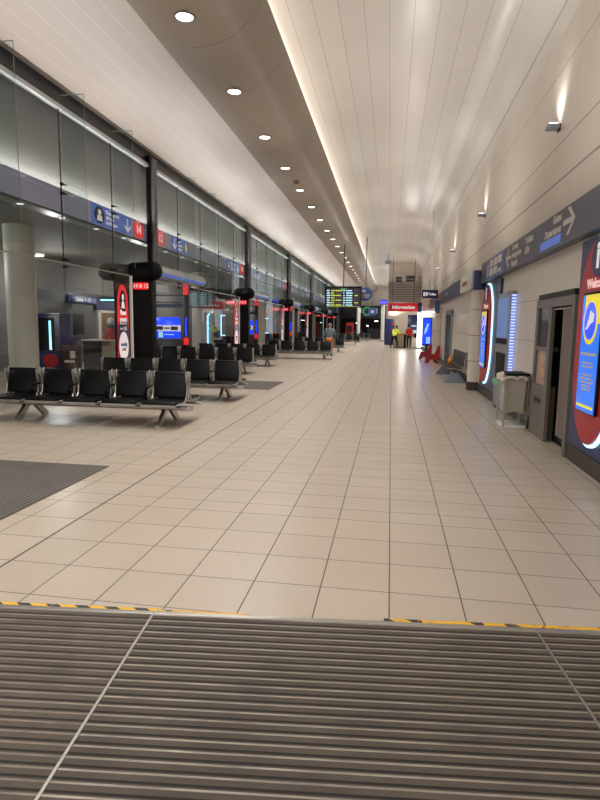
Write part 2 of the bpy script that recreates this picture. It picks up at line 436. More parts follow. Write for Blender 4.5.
# glass screen: bays between steel posts, each bay its own window with lower, middle and upper panes
PITCH, P0 = 10.75, 15.4
SUB = PITCH/5
posts = [P0+PITCH*k for k in range(-1, 6)]
TRZ = 2.80
nwin = 0
for bi in range(-1, 6):
    ys = P0+PITCH*(bi-1)
    joints = [ys+SUB*k for k in range(6)]
    if ys+PITCH < 2: continue
    nwin += 1
    root = bpy.data.objects.new('window_%d' % nwin, None); COL.objects.link(root); struct(root)
    root.location = (GX, ys, 0)
    up = MB(); lo = MB(); ed = MB(); sp = MB(); rail = MB(); fn = MB(); fe = MB()
    for k in range(5):
        a, c = SUB*k+.012, SUB*(k+1)-.012
        if k == 0: a = .1
        if k == 4: c = SUB*5-.1
        up.box(-.008, .008, a, c, BZ1-.1, 5.84)
        cc = SUB*5-1.25 if k == 4 else c
        up.box(-.008, .008, a, cc, TRZ+.02, BZ1-.12)
        if k >= 2 or bi == -1:
            lo.box(-.008, .008, a, cc, .04, TRZ-.02)
        rail.box(-.012, .012, a, cc, TRZ-.012, TRZ+.012)
        if k > 0:
            yj = SUB*k
            ed.box(-.012, .012, yj-.011, yj+.011, TRZ, 5.84)
            for zz in (BZ1+.06, BZ1-.12, TRZ+.07, TRZ-.08):
                sp.cyl((-.01, yj, zz), (.05, yj, zz), .03, seg=10); sp.cyl((.05, yj-.11, zz), (.05, yj+.11, zz), .016, seg=8)
            if yj > 0:
                fn.box(.06, .56, yj-.006, yj+.006, 2.9, 6.05)
                fe.box(.556, .562, yj-.005, yj+.005, 2.9, 6.05); fe.box(.06, .56, yj-.007, yj+.007, 6.045, 6.058)
    MB().box(-.03, .03, SUB*5-1.26, SUB*5-1.2, 0.02, TRZ).build('end_post', 'white', root, False)
    up.build('upper_pane', 'glass', root, False)
    if len(lo.bm.verts): lo.build('lower_pane', 'glass', root, False)
    else: lo.bm.free()
    rail.build('transom_rail', 'steel', root, False)
    ed.build('joint_bead', 'steelD', root, False)
    sp.build('glass_fitting', 'black', root)
    fn.build('glass_fin', 'fin', root, False)
    fe.build('fin_edge', 'glassedge', root, False)

for i, yp in enumerate([p for p in posts if p > 8]):
    t = thing('steel_post', ORD[i]+' dark steel post from the front in the tall glass screen', 'post', (GX+.06, yp, 0), group='posts of the glass screen')
    MB().cyl((.1, 0, 3.15 if i < 4 else 0), (.1, 0, 6.0), .08, seg=16).build('tube', 'postgrey', t)
    MB().box(-.10, .0, -.08, .08, 0, 6.1, .01).build('web', 'black', t)

# band downlights (tiny) under the blue band
k = 0
for yb in [10.04+1.4*i for i in range(11)]:
    t = thing('band_downlight', ORD[k]+' small lamp from the front under the blue-grey band', 'light', (GX-.2, yb, BZ0-.05), group='small lamps under the blue band')
    MB().cyl((0, 0, -.012), (0, 0, 0), .06, seg=14).build('lens', 'bandlamp', t)
    MB().cyl((0, 0, -.008), (0, 0, 0), .08, seg=14).build('bezel', 'steel', t)
    k += 1

# ------------------------------------------------------------------ bulkhead downlights
DLX, DLZ = -2.90, 5.712
for i in range(24):
    yy = 7.95+2.5*i
    t = thing('downlight', ORD[i]+' round downlight from the front in the taupe bulkhead', 'light', (DLX, yy, DLZ), group='downlights along the bulkhead')
    MB().cyl((0, 0, -.012), (0, 0, .02), .115, seg=24).build('lens', 'ledsoft', t)
    ring = MB()
    for a in range(24):
        p = 2*PI*a/24; q = 2*PI*(a+1)/24
        ring.cyl((.133*math.cos(p), .133*math.sin(p), -.006), (.133*math.cos(q), .133*math.sin(q), -.006), .018, seg=6)
    ring.build('trim_ring', 'booth', t)
for i in (2,):
    t = thing('smoke_detector', 'small dark round detector in the bulkhead after the fourth downlight', 'detector', (DLX+.05, 16.9, 5.715))
    MB().cyl((0, 0, -.05), (0, 0, 0), .09, .11, seg=18).build('detector_body', 'booth', t)
    MB().cyl((0, 0, -.07), (0, 0, -.05), .05, .06, seg=18).build('sensor_cap', 'steelD', t)

# ------------------------------------------------------------------ wall uplights
for i, (yy, lab) in enumerate([(8.92, 'grey wall uplight high on the cream wall, nearest of them'), (15.4, 'grey wall uplight high on the cream wall above the second info panel'),
                               (22.4, 'grey wall uplight high on the cream wall, third along'), (29.2, 'small grey wall uplight high on the wall, farthest of them')]):
    t = thing('wall_uplight', lab, 'light', (WX-.02, yy, 4.42), group='uplights on the right wall')
    MB().box(-.16, 0, -.09, .09, -.03, .03, .012).build('housing', 'steelB', t)
    MB().box(-.145, -.02, -.075, .075, .03, .036).build('lens', 'ledsoft', t, False)
    MB().box(0, .018, -.06, .06, -.06, .03).build('bracket', 'steelD', t)

# ------------------------------------------------------------------ foreground entrance mat (rotated about 6 degrees)
TH = math.radians(5.6)
em = thing('entrance_mat', 'dark ribbed entrance mat across the whole foreground', 'mat', (-.44, 2.935, 0), TH)
for x0, x1, mm in ((-4.2, -.812, 'matworn'), (-.808, 1.258, 'mat'), (1.262, 2.55, 'mat')):
    MB().box(x0, x1, -3.6, -.05, .0015, .007).build('mat_section', mm, em, False)
for xx in (-.81, 1.26):
    MB().box(xx-.006, xx+.006, -3.6, -.03, .001, .010).build('divider_strip', 'steel', em, False)
MB().box(-4.2, 2.55, -.05, -.018, .001, .009, .002).build('edge_strip', 'steel', em, False)
tl = MB().box(-4.2, -.80, -.014, .018, .001, .004).build('hazard_tape', mat_tape('hazard tape left', lambda nt, x: 1., .3), None, False)
tag(tl, 'yellow and black hazard tape along mat edge, longest stretch', 'tape')
tm = MB().box(-.79, -.30, -.012, .010, .001, .003).build('hazard_tape', mat_tape('hazard tape worn', lambda nt, x: math_node(nt, 'LESS_THAN', x, -.72), 1.), None, False)
tag(tm, 'worn plain yellow remnant of tape in the middle of the mat edge', 'tape')
tr = MB().box(.46, 2.5, -.012, .02, .001, .004).build('hazard_tape', mat_tape('hazard tape right', lambda nt, x: math_node(nt, 'GREATER_THAN', noise(nt, pos_xyz(nt)[0], 3.), .5), .5), None, False)
tag(tr, 'mostly yellow hazard tape with few black marks below the right tiles', 'tape')
for o in (tl, tm, tr): o.location = (-.44, 2.935, 0); o.rotation_euler = (0, 0, TH)

g = MB().box(-6.5, -3.06, 3.6, 5.82, .0015, .007).build('gate_mat', 'mat2', None, False)
tag(g, 'dark ribbed floor mat in front of the nearest black bench', 'mat')
g = MB().box(-6.4, -2.93, 13.72, 15.8, .0015, .007).build('gate_mat', 'mat2', None, False)
tag(g, 'dark ribbed floor mat behind the second black bench', 'mat')

# ------------------------------------------------------------------ benches
SW = .64
def build_bench(n, label, loc, legs):
    """back-to-back beam bench; right end at local x=0, seats run to -x; faces -y and +y"""
    t = thing('beam_bench', label, 'bench', loc, group='black benches in rows facing the mats')
    Lb = n*SW
    MB().box(-Lb-.02, .02, -.06, .06, .22, .285, .01).build('beam', 'steel', t)
    MB().cyl((-Lb, -.33, .30), (.03, -.33, .30), .02, seg=10).cyl((-Lb, .33, .30), (.03, .33, .30), .02, seg=10).build('under_rail', 'steel', t)
    for lx in legs:
        f = MB()
        for s in (-1, 1):
            f.poly([(lx-.03, s*.03, .30), (lx-.03, s*.14, .28), (lx-.03, s*.43, .035), (lx-.03, s*.43, 0), (lx-.03, s*.33, 0), (lx-.03, s*.06, .22)], (.06, 0, 0))
        f.box(lx-.03, lx+.03, -.14, .14, .24, .31)
        f.build('leg', 'steel', t)
    # one seat of each side, then copies
    def shells(s):
        seat = MB().box(-SW+.045, -.045, s*.09, s*.54, .375, .415, .015)
        seat.box(-SW+.045, -.045, s*.48, s*.558, .355, .405, .018)
        a = math.radians(13)*s
        back = MB().box(-SW+.055, -.055, s*.085-.022, s*.085+.022, .43, .845, .02, Matrix.Rotation(a, 4, 'X'), (0, s*.085, .43), 3)
        fr = MB()
        for xx in (-SW+.04, -.04):
            fr.tube([(xx, s*.54, .36), (xx, s*.14, .37), (xx, s*.075, .46), (xx, s*.005, .85)], .013, 8)
            fr.box(xx-.009, xx+.009, s*.0-.03, s*.0+.03, .40, .852, .004, Matrix.Rotation(a*.9, 4, 'X'), (0, s*.07, .42))
        fr.box(-SW+.04, -.04, s*.555-.008, s*.555+.008, .345, .372)
        return seat, back, fr
    protos = []
    for s in (-1, 1):
        seat, back, fr = shells(s)
        protos += [seat.build('seat', 'pad', t), back.build('backrest', 'pad', t), fr.build('seat_frame', 'steel', t)]
        arm = MB().tube([(0, s*.06, .60), (0, s*.26, .585), (0, s*.31, .565), (0, s*.32, .53), (0, s*.28, .49), (0, s*.22, .40)], .019, 8).box(-.028, .028, s*.08, s*.29, .585, .612, .01)
        if n > 1:
            ao = arm.build('armrest', 'black', t); ao.location = (-SW, 0, 0)
            for k in range(2, n):
                c = ao.copy(); COL.objects.link(c); c.parent = t; c.location = (-SW*k, 0, 0)
        else: arm.bm.free()
    for k in range(1, n):
        for p in protos:
            c = p.copy(); COL.objects.link(c); c.parent = t; c.location = (-SW*k, 0, 0)
    return t
bn = build_bench(5, 'black five-seat bench nearest the camera, beside the big floor mat', (-3.11, 8.62, 0), (-.38, -2.78))
dup(bn, (-3.10, 11.78, 0), label='black five-seat bench second from the front, right behind the nearest')
dup(bn, (-4.38, 18.2, 0), label='black bench third from the front, set back beyond the second floor mat')
dup(bn, (-4.36, 21.9, 0), label='black bench fourth from the front, set back toward the glass screen')
dup(bn, (-2.75, 27.4, 0), label='long black bench in front of the person in the grey-blue jacket')
dup(bn, (-2.78, 35.3, 0), label='black bench just beyond the person in the grey-blue jacket')
dup(bn, (-2.55, 49, 0), label='black bench far down the hall below the hanging flight board')
dup(bn, (-2.15, 61, 0), label='farthest black bench, by the slim white column')

# bench against the right wall
t = thing('wall_bench', 'grey metal bench with its back to the cream right wall', 'bench', (2.12, 16.95, 0))
for k in range(6):
    y0 = .03+.57*k
    st = MB(); bk = MB()
    for j in range(7):
        yy = y0+.02+j*.073
        st.box(-.50, -.02, yy, yy+.055, .40, .425, .006, Matrix.Rotation(math.radians(5), 4, 'Y'), (-.02, yy, .41))
        bk.box(-.02, .012, yy, yy+.055, .44, .87, .006, Matrix.Rotation(math.radians(10), 4, 'Y'), (0, yy, .44))
    st.build('seat', 'steelD', t); bk.build('backrest', 'steelD', t)
    MB().tube([(-.50, y0, .43), (-.05, y0, .385), (.0, y0, .44), (.075, y0, .88)], .016, 8).build('seat_frame', 'steel', t)
MB().box(-.30, -.2, 0, 3.45, .3, .36, .01).build('beam', 'steelD', t)
for yy in (.05, 3.05):
    MB().poly([(-.55, yy, 0), (.05, yy, 0), (.05, yy, .03), (-.17, yy, .33), (-.32, yy, .33), (-.55, yy, .03)], (0, .09, 0)).build('leg', 'steelB', t)
o = thing('orange_bag', 'small orange bag left on the grey wall bench', 'bag', (1.96, 19.2, .435))
MB().ball((0, 0, .1), .09, .13, .1).box(-.08, .08, -.11, .11, 0, .08, .03).build('bag_body', 'orange', o)
MB().tube([(0, -.07, .17), (0, -.04, .25), (0, .04, .25), (0, .07, .17)], .012, 6).build('bag_handle', 'orange', o)

# red low chairs by the far right wall
def red_chair(loc, rz, label):
    t = thing('low_chair', label, 'chair', loc, rz, 'red low chairs by the right wall')
    MB().box(-.22, .22, -.22, .2, .30, .345, .015).build('seat', 'chairred', t)
    MB().box(-.22, .22, .16, .2, .33, .74, .015, Matrix.Rotation(math.radians(-10), 4, 'X'), (0, .18, .33)).build('backrest', 'chairred', t)
    for sx in (-1, 1):
        MB().poly([(sx*.22-.018, -.30, 0), (sx*.22-.018, -.18, 0), (sx*.22-.018, -.08, .16), (sx*.22-.018, .12, .16), (sx*.22-.018, .2, 0), (sx*.22-.018, .30, 0), (sx*.22-.018, .33, .76), (sx*.22-.018, .25, .78), (sx*.22-.018, .12, .40), (sx*.22-.018, -.20, .36)], (.036, 0, 0)).build('leg', 'chairred', t)
    return t
red_chair((1.86, 26.2, 0), math.radians(-90), 'nearer red low chair beyond the grey wall bench')
red_chair((1.72, 29.2, 0), math.radians(-90), 'farther red low chair beneath the blue screen')

# ------------------------------------------------------------------ gate totems, decals, roller tubes, band signs
GATES = [('14', '12'), ('10', '8'), ('6', '4'), ('3', '2'), ('1', '1'), ('1', '1')]
TN = ['nearest', 'second', 'third', 'fourth', 'fifth', 'sixth']
for i in range(6):
    yg = P0+PITCH*i
    a, b_ = GATES[i]
    t = thing('gate_totem', 'black gate totem with red lit sign, %s from the front along the glass' % TN[i], 'totem', (-7.02, yg-.48, 0), group='black totems at the gates')
    MB().box(-.54, .56, 0, .32, 0, 2.74, .012).build('cabinet', 'black', t)
    MB().box(-.02, .005, -.012, 0, .02, 2.7).build('edge_trim', 'steelB', t, False)
    r = MB().box(.05, .47, -.02, -.002, 2.50, 2.68, .03).build('lit_sign', 'redlit', t)
    text('%s & %s' % (a, b_), .15, (.26, -.024, 2.59), '-y', 'letterpink', r, 'CENTER', .95)
    r = MB().box(-.48, -.08, -.014, -.002, 2.50, 2.68, .03).build('lit_sign', 'reddim' if i == 0 else 'redlit', t)  # left sign; the nearest is painted dim, standing in for a reflection
    text('%s & %s' % (a, b_), .14, (-.28, -.018, 2.59), '-y', 'red' if i == 0 else 'letterpink', r, 'CENTER', .9)
    if i < 4:
        MB().capsule((-.80, .14, 2.98), (-.25, .14, 2.95), .235).build('crown_drum', 'black', t)
        MB().capsule((.0, .14, 2.97), (.55, .14, 3.0), .26).build('crown_drum', 'black', t)
    else:
        MB().capsule((-.6, .14, 2.98), (.5, .14, 2.98), .24).build('crown_drum', 'black', t)
    if i < 4:
        d = thing('glass_poster', 'red and blue arched poster on the glass beside the %s gate totem' % TN[i], 'poster', (GX+.014, yg-1.42, 0), group='posters on the glass')
        d.scale = (1, .72, 1)
        arch = [(0, -.90, .70), (0, -.02, .70)]+[(0, -.46+.40*math.cos(q), 2.12+.42*math.sin(q)) for q in [PI*k/12 for k in range(13)]]
        MB().poly(arch, (.004, 0, 0)).build('backing', 'posterred', d, False)
        ba = [(.005, -.86, .70), (.005, -.06, .70), (.005, -.06, 1.25)]+[(.005, -.46+.40*math.cos(q), 1.42+.28*math.sin(q)) for q in [PI*k/10 for k in range(11)]]+[(.005, -.86, 1.25)]
        MB().poly(ba, (.003, 0, 0)).build('lower_field', 'pictoblue' if i else 'navy', d, False)
        ov = [(.009, -.46+.36*math.cos(q), 1.0+.37*math.sin(q)) for q in [2*PI*k/28 for k in range(28)]]
        MB().poly(ov, (.003, 0, 0)).build('pale_oval', 'oval', d, False)
        pic = [(.006, -.46+.22*math.cos(q), 2.12+.28*math.sin(q)) for q in [2*PI*k/24 for k in range(24)]]
        pr = MB().poly(pic, (.003, 0, 0)).build('pictogram_disc', 'black', d, False)
        MB().poly([(.010, -.58, 1.95), (.010, -.34, 1.95), (.010, -.36, 2.08), (.010, -.42, 2.14), (.010, -.50, 2.14), (.010, -.56, 2.08)], (.003, 0, 0)).poly([(.010, -.46+.075*math.cos(q), 2.23+.085*math.sin(q)) for q in [2*PI*k/14 for k in range(14)]], (.003, 0, 0)).build('pictogram', 'letter', pr, False)
        text('Please\npresent', .17, (.012, -.46, 1.76), '+x', 'letter', d, 'CENTER')
        MB().box(.009, .012, -.42, -.2, 1.40, 1.50).box(.009, .012, -.72, -.48, 1.42, 1.47).box(.009, .012, -.72, -.2, 1.55, 1.60).build('notice_block', 'letterdull', d, False)
        text('boarding', .13, (.014, -.46, 1.05), '+x', 'pictoblue', d, 'CENTER')
        text('cards', .13, (.014, -.46, .93), '+x', 'red', d, 'CENTER')
    # roller tube over the opening
    if i < 5:
        t = thing('roller_tube', 'silver horizontal shutter tube with blue stripe over the %s gate opening' % TN[i], 'tube', (GX+.02, yg+.2, 3.06), group='silver tubes over the gate openings')
        MB().cyl((0, .05, 0), (0, 4.1, 0), .185, seg=24).build('tube', 'silver', t)
        MB().cyl((0, 0, 0), (0, .05, 0), .2, seg=24).cyl((0, 4.1, 0), (0, 4.14, 0), .2, seg=24).build('end_cap', 'steelD', t)
        sl = MB()
        rows = []
        for yy in (.1, 4.05):
            rows.append([sl.bm.verts.new((.188*math.cos(q), yy, .188*math.sin(q))) for q in [math.radians(-42+7*k) for k in range(5)]])
        for k in range(4): sl.bm.faces.new((rows[0][k], rows[0][k+1], rows[1][k+1], rows[1][k]))
        sl.build('blue_stripe', 'signblue', t)
    # signs on the band: blue instruction panel, red number before and after the post
    sx = GX-.068
    def pill(yc, num, lab):
        p = thing('gate_number', lab, 'sign', (sx, yc, (BZ0+BZ1)/2), group='red gate numbers on the band')
        el = [(0, .33*math.cos(q), .225*math.sin(q)) for q in [2*PI*k/28 for k in range(28)]]
        MB().poly(el, (.012, 0, 0)).build('disc', 'redpill', p, False)
        text(num, .30, (.016, 0, 0), '+x', 'letter', p, 'CENTER')
    pill(yg-.57, a, 'red oval gate number %s on the blue band, left of the %s post' % (a, TN[i]))
    pill(yg+.92, b_, 'red oval gate number %s on the blue band, right of the %s post' % (b_, TN[i]))
    if i < 4:
        for side, y0, y1 in ((0, yg-3.0, yg-1.02), (1, yg+1.8, yg+3.25)):
            p = thing('band_sign', 'blue boarding sign with white text on the band, %s of the %s post' % ('after' if side else 'ahead', TN[i]), 'sign', (sx, 0, 0), group='blue boarding signs on the band')
            MB().box(0, .012, y0, y1, BZ0+.02, BZ1-.01, .004).build('panel', 'signblue', p, False)
            yd = y0+.34 if not side else y1-.22
            if not side:
                pd = MB().poly([(.013, yd+.24*math.cos(q), 4.06+.19*math.sin(q)) for q in [2*PI*k/24 for k in range(24)]], (.004, 0, 0)).build('pictogram_disc', 'black', p, False)
                MB().poly([(.018, yd-.13, 3.93), (.018, yd+.13, 3.93), (.018, yd+.1, 4.05), (.018, yd-.1, 4.05)], (.003, 0, 0)).poly([(.018, yd+.075*math.cos(q), 4.12+.07*math.sin(q)) for q in [2*PI*k/14 for k in range(14)]], (.003, 0, 0)).build('pictogram', 'letter', pd, False)
                text('Please approach\nwith your\nboarding pass', .115, (.016, y0+.64, 4.06), '+x', 'letter', p, 'LEFT', .9)
                ya = y1-.2
            else:
                text('Please\napproach\nboarding', .12, (.016, y0+.46, 4.06), '+x', 'letter', p, 'LEFT', .95)
                MB().poly([(.013, yd+.09*math.cos(q), 4.06+.15*math.sin(q)) for q in [2*PI*k/14 for k in range(14)]], (.004, 0, 0)).build('pictogram', 'yellow', p, False)
                ya = y0+.22
            MB().poly([(.013, ya-.03, 4.22), (.013, ya-.03, 3.99), (.013, ya-.16, 4.07), (.013, ya-.16, 4.0), (.013, ya, 3.88), (.013, ya+.16, 4.0), (.013, ya+.16, 4.07), (.013, ya+.03, 3.99), (.013, ya+.03, 4.22)], (.004, 0, 0)).build('down_arrow', 'letter', p, False)

# ------------------------------------------------------------------ gate lounge behind the glass
for i, (cx, cy, r) in enumerate([(-8.60, 12.4, .33), (-8.25, 24.3, .40), (-8.25, 35.5, .4), (-8.25, 46.5, .4), (-8.25, 57.5, .4)]):
    t = thing('round_column', 'pale round column behind the glass, %s from the front' % ORD[i], 'column', (cx, cy, 0), group='round columns in the gate lounge')
    MB().cyl((0, 0, .12), (0, 0, 3.79), r, seg=40).build('shaft', 'offwhite', t)
    MB().cyl((0, 0, 0), (0, 0, .12), r+.015, seg=40).build('base_ring', 'base', t)
def portal(i, yy):
    t = thing('gate_desk', 'boarding gate desk with blue screen and red capped posts, %s gate' % TN[i], 'desk', (-7.8, yy, 0), group='gate desks behind the glass')
    for s in (-1, 1):
        xx = s*.66
        MB().box(xx-.08, xx+.08, -.1, .1, 0, 3.0, .02).build('post', 'steelD', t)
        MB().box(xx-.09, xx+.09, -.115, -.1, 2.6, 2.98).build('red_cap', 'redlit', t, False)
        MB().box(xx-.085, xx+.085, -.115, -.1, .85, 1.1).build('red_foot', 'redlit', t, False)
        MB().tube([(xx+s*.02, -.12, 1.15), (xx, -.12, 1.3), (xx, -.12, 1.6), (xx+s*.02, -.12, 1.8)], .03, 8).build('light_edge', 'screenB', t)
    MB().box(-.5, .02, -.08, -.05, 2.68, 2.94, .01).build('sign_board', 'white', t)
    for zz in (2.3, 2.55, 2.15):
        MB().box(-.58, .58, -.06, -.02, zz, zz+(.05 if zz > 2.2 else .12)).build('cross_bar', 'navy' if zz < 2.2 else 'steelD', t, False)
    s = MB().box(-.45, .47, -.20, -.15, 1.08, 1.80, .02).build('desk_screen', 'screenB', t)
    MB().box(-.5, .5, -.225, -.202, 1.32, 1.53).build('notice_strip', 'letter', s, False)
    MB().box(-.40, -.15, -.235, -.226, 1.36, 1.49).box(.15, .40, -.235, -.226, 1.36, 1.49).box(-.1, .1, -.235, -.226, 1.40, 1.45).build('notice_print', 'steelD', s, False)
    MB().box(-.32, -.16, -.208, -.201, 1.1, 1.3).box(-.1, .25, -.208, -.201, 1.19, 1.22).build('screen_print', 'ice', s, False)
    MB().box(-.56, .56, -.35, .1, 0, 1.04, .02).build('counter', 'steelD', t)
    return t
for i, yy in enumerate([19.5, 30.2, 41.0]): portal(i, yy)

def flight_board(name, label, loc, w, h, rows, dim, hang):
    t = thing(name, label, 'flight board', loc)
    MB().box(-w/2, w/2, 0, .14, 0, h, .02).build('case', 'black', t)
    scn = MB().box(-w/2+.03, w/2-.03, -.012, 0, .03, h-.1).build('screen', 'screendark', t, False)
    rnd = random.Random(3)
    parts = {}
    rh = (h-.22)/rows
    for r in range(rows):
        z0 = .06+rh*r
        cols = [(0, .12), (.13, .26), (.27, .47), (.50, .56), (.58, .80), (.83, .97)]
        for ci, (a, b_) in enumerate(cols):
            if dim: mt = ['rowdim', 'rowdim', 'rowdim', 'screendark', 'rowdim', 'rowdim'][ci]
            else:
                mt = ['ice', 'lime', 'lime' if r % 2 == 0 else 'mauve', 'ice', 'ice', 'mauve'][ci]
                if ci == 5 and r in (1, 4): mt = 'lime'
            bb = b_-rnd.random()*.04
            parts.setdefault(mt, MB()).box(-w/2+.06+a*(w-.12), -w/2+.06+bb*(w-.12), -.02, -.013, z0+rh*.22, z0+rh*.72)
    for mt, pb in parts.items(): pb.build('lettering', mt, scn, False)
    if not dim:
        MB().box(-w/2+.04, w/2-.04, -.018, -.012, .032, .05).build('lower_line', 'lime', scn, False)
        MB().poly([(-.16, -.019, h-.11), (.2, -.019, h-.11), (.08, -.019, h-.24), (-.04, -.019, h-.24)], (0, .006, 0)).build('heading_mark', 'green', scn, False)
    MB().cyl((0, .07, h), (0, .07, hang-loc[2]), .025, seg=10).build('hanging_pole', 'steelD', t)
    return t
flight_board('flight_board', 'hanging flight board with yellow and blue rows over the far benches', (-2.50, 30, 2.55), 1.84, 1.08, 7, False, 5.75)
flight_board('flight_board', 'dim flight board behind the glass beyond the silver tube', (-7.88, 22.9, 2.25), 1.4, .80, 9, True, 3.8)

# round blue hanging sign next to the board
t = thing('round_sign', 'large round blue hanging sign beside the flight board', 'sign', (-1.37, 30.3, 3.24))
rs = MB().cyl((0, 0, 0), (0, .08, 0), .35, seg=36).box(-.25, -.2, .02, .07, -.36, .36).build('disc', 'pictoblue', t)
MB().poly([(-.1+.11*math.cos(q), -.006, .16+.08*math.sin(q)) for q in [2*PI*k/16 for k in range(16)]], (0, .004, 0)).box(-.25, .25, -.006, -.001, -.05, -.01).box(-.25, .2, -.006, -.001, -.16, -.12).build('lettering', 'letterdull', rs, False)
MB().cyl((0, .04, .34), (0, .04, 2.9), .02, seg=8).build('hanging_pole', 'steelD', t)
t = thing('round_sign', 'small round blue sign far down the hall before the dark shop front', 'sign', (-1.95, 60, 3.1))
rs = MB().cyl((0, 0, 0), (0, .08, 0), .42, seg=28).build('disc', 'pictoblue', t)
MB().cyl((0, -.01, .0), (0, 0, 0), .16, seg=16).build('lettering', 'letterdull', rs)
MB().cyl((0, .04, .40), (0, .04, 2.75), .02, seg=8).build('hanging_pole', 'steelD', t)

# things behind the nearest glass
t = thing('drinks_machine', 'dark vending machine with a cyan light strip behind the nearest glass', 'vending machine', (-9.95, 15.4, 0))
MB().box(-.45, .45, 0, .7, 0, 1.83, .02).build('cabinet', 'navy', t)
MB().box(-.36, .28, -.02, 0, .75, 1.7).build('window_panel', 'black', t, False)
MB().box(.12, .18, -.035, -.02, .78, 1.62).build('light_strip', 'cyan', t, False)
MB().poly([(.12+.24*math.cos(q), -.02, .46+.2*math.sin(q)) for q in [2*PI*k/20 for k in range(20)]], (0, .01, 0)).build('red_disc', 'red', t, False)
MB().box(0, .26, -.02, 0, .12, .16).box(0, .24, -.02, 0, .22, .25).build('print', 'letterdull', t, False)
t = thing('notice_stand', 'dark red low panel standing right of the dark vending machine', 'panel', (-8.75, 14.6, 0))
MB().box(-.3, .32, 0, .06, .12, .95, .01).build('board', 'reddim', t)
MB().box(-.15, .15, -.008, 0, .48, .54).box(.02, .17, -.008, 0, .60, .80).build('print', 'letterdull', t, False)
MB().box(-.32, .34, -.12, .18, 0, .05, .01).box(-.25, -.2, .0, .06, .04, .13).box(.22, .27, .0, .06, .04, .13).build('foot', 'steelD', t)
t = thing('wall_rack', 'black leaflet rack on the grey lounge wall', 'rack', (-12.15, 20.4, 0))
MB().box(0, .25, -.6, .6, 1.1, 1.9, .02).build('rack_back', 'black', t)
MB().box(.02, .35, -.7, .7, .9, 1.1, .02).build('shelf', 'navy', t)
t = thing('service_counter', 'pale counter behind the glass left of the nearest totem', 'counter', (-9.2, 17.8, 0))
MB().box(-.95, .75, 0, .8, 0, .98, .01).build('counter_body', 'beige', t)
MB().box(-1.0, .8, -.06, .86, .98, 1.02, .01).build('worktop', 'white', t)
MB().box(-.95, -.3, -.012, 0, .02, .96).build('kick_panel', 'darkwall', t, False)
t = thing('reflection_shape', 'dark red tapered shape with pale top on the pale counter, made up for a reflection', 'box', (-9.35, 18.2, 1.02))  # made-up solid standing in for a reflection in the glass
MB().cyl((0, 0, 0), (0, 0, .36), .22, .13, seg=20).build('box_body', 'chairred', t)
MB().ball((0, 0, .60), .13, .13, .15).build('pale_top', 'liner', t)
MB().cyl((0, 0, .34), (0, 0, .50), .10, .11, seg=16).build('neck', 'teal', t)
MB().ball((.02, -.13, .33), .03).build('red_spot', 'redlit', t)
t = thing('gate_sign', 'dark blue gates sign on the lounge wall', 'sign', (-12.13, 21.2, 2.33))
MB().box(0, .06, -.95, 1.1, 0, .27, .01).build('panel', 'pictoblue', t)
text('Gates 1-12', .2, (.065, .05, .135), '+x', 'letter', t, 'CENTER', 1.3)
d = MB().box(-12.2, -12.1, 22.7, 24.0, 0, 2.0).build('door_1', 'brown', None, False); struct(d)
hd = MB().box(-12.1, -12.08, 22.78, 22.83, .95, 1.15).build('door_handle', 'steel', d, False)
struct(MB().box(-12.2, -12.09, 22.45, 22.7, 0, 2.05).box(-12.2, -12.09, 22.45, 24.1, 2.0, 2.1).build('trim_9', 'white', None, False))
struct(MB().box(-12.2, -12.08, 22.3, 24.3, 2.1, 2.45).build('trim_10', 'navy', None, False))
lf = thing('ceiling_lamp', 'round surface lamp on the dark soffit right of the first round column', 'light', (-11.5, 17.6, 3.8))
MB().cyl((0, 0, -.07), (0, 0, 0), .16, .18, seg=20).build('housing', 'white', lf)
MB().cyl((0, 0, -.085), (0, 0, -.07), .13, seg=20).build('lens', 'led', lf)
lf = thing('strip_lamp', 'short bluish strip lamp under the soffit left of the nearest totem', 'light', (-11.0, 21.6, 2.45))
MB().box(-.5, .5, -.06, .06, 0, .06, .01).build('lens', 'cyan', lf)
MB().box(-.52, .52, -.08, .08, .06, .12, .01).cyl((-.4, 0, .1), (-.4, 0, 1.36), .012).cyl((.4, 0, .1), (.4, 0, 1.36), .012).build('housing', 'steelD', lf)

# red and blue stand beyond the dim flight board
for nm, lab, px, yy in (('vending_stand', 'red topped blue vending stand with light edge beyond the dim flight board', -8.65, 28.2), ('vending_stand', 'red topped blue vending stand far behind the second totem', -8.9, 39.)):
    t = thing(nm, lab, 'vending machine', (px, yy, 0), group='blue vending stands in the gate lounge')
    MB().box(-.55, .55, 0, .7, 0, 2.35, .02).build('cabinet', 'navy', t)
    MB().box(-.6, .6, -.08, .7, 2.35, 2.72, .02).build('red_fascia', 'red', t)
    MB().box(-.45, .35, -.02, 0, .95, 2.1).build('window_panel', 'screendark', t, False)
    MB().box(.12, .16, -.04, -.01, 1.0, 2.05).box(.16, .5, -.04, -.01, 2.0, 2.05).box(.16, .5, -.04, -.01, 1.0, 1.05).build('light_edge', 'cyan', t, False)
    MB().box(.2, .5, -.025, -.005, 1.1, 1.95).build('blue_window', 'pictoblue', t, False)
    MB().box(-.4, .1, -.04, 0, .8, .9).build('tray', 'letterdull', t, False)
t = thing('light_totem', 'slim panel with curved cyan light edge in front of second round column', 'sign', (-7.55, 23.4, 0))
MB().box(-.12, .12, 0, .08, 0, 2.3, .02).build('panel', 'offwhite', t)
MB().tube([(-.02, -.03, .7), (-.1, -.03, .8), (-.1, -.03, 1.9), (-.02, -.03, 2.02)], .03, 8).build('light_edge', 'cyan', t)

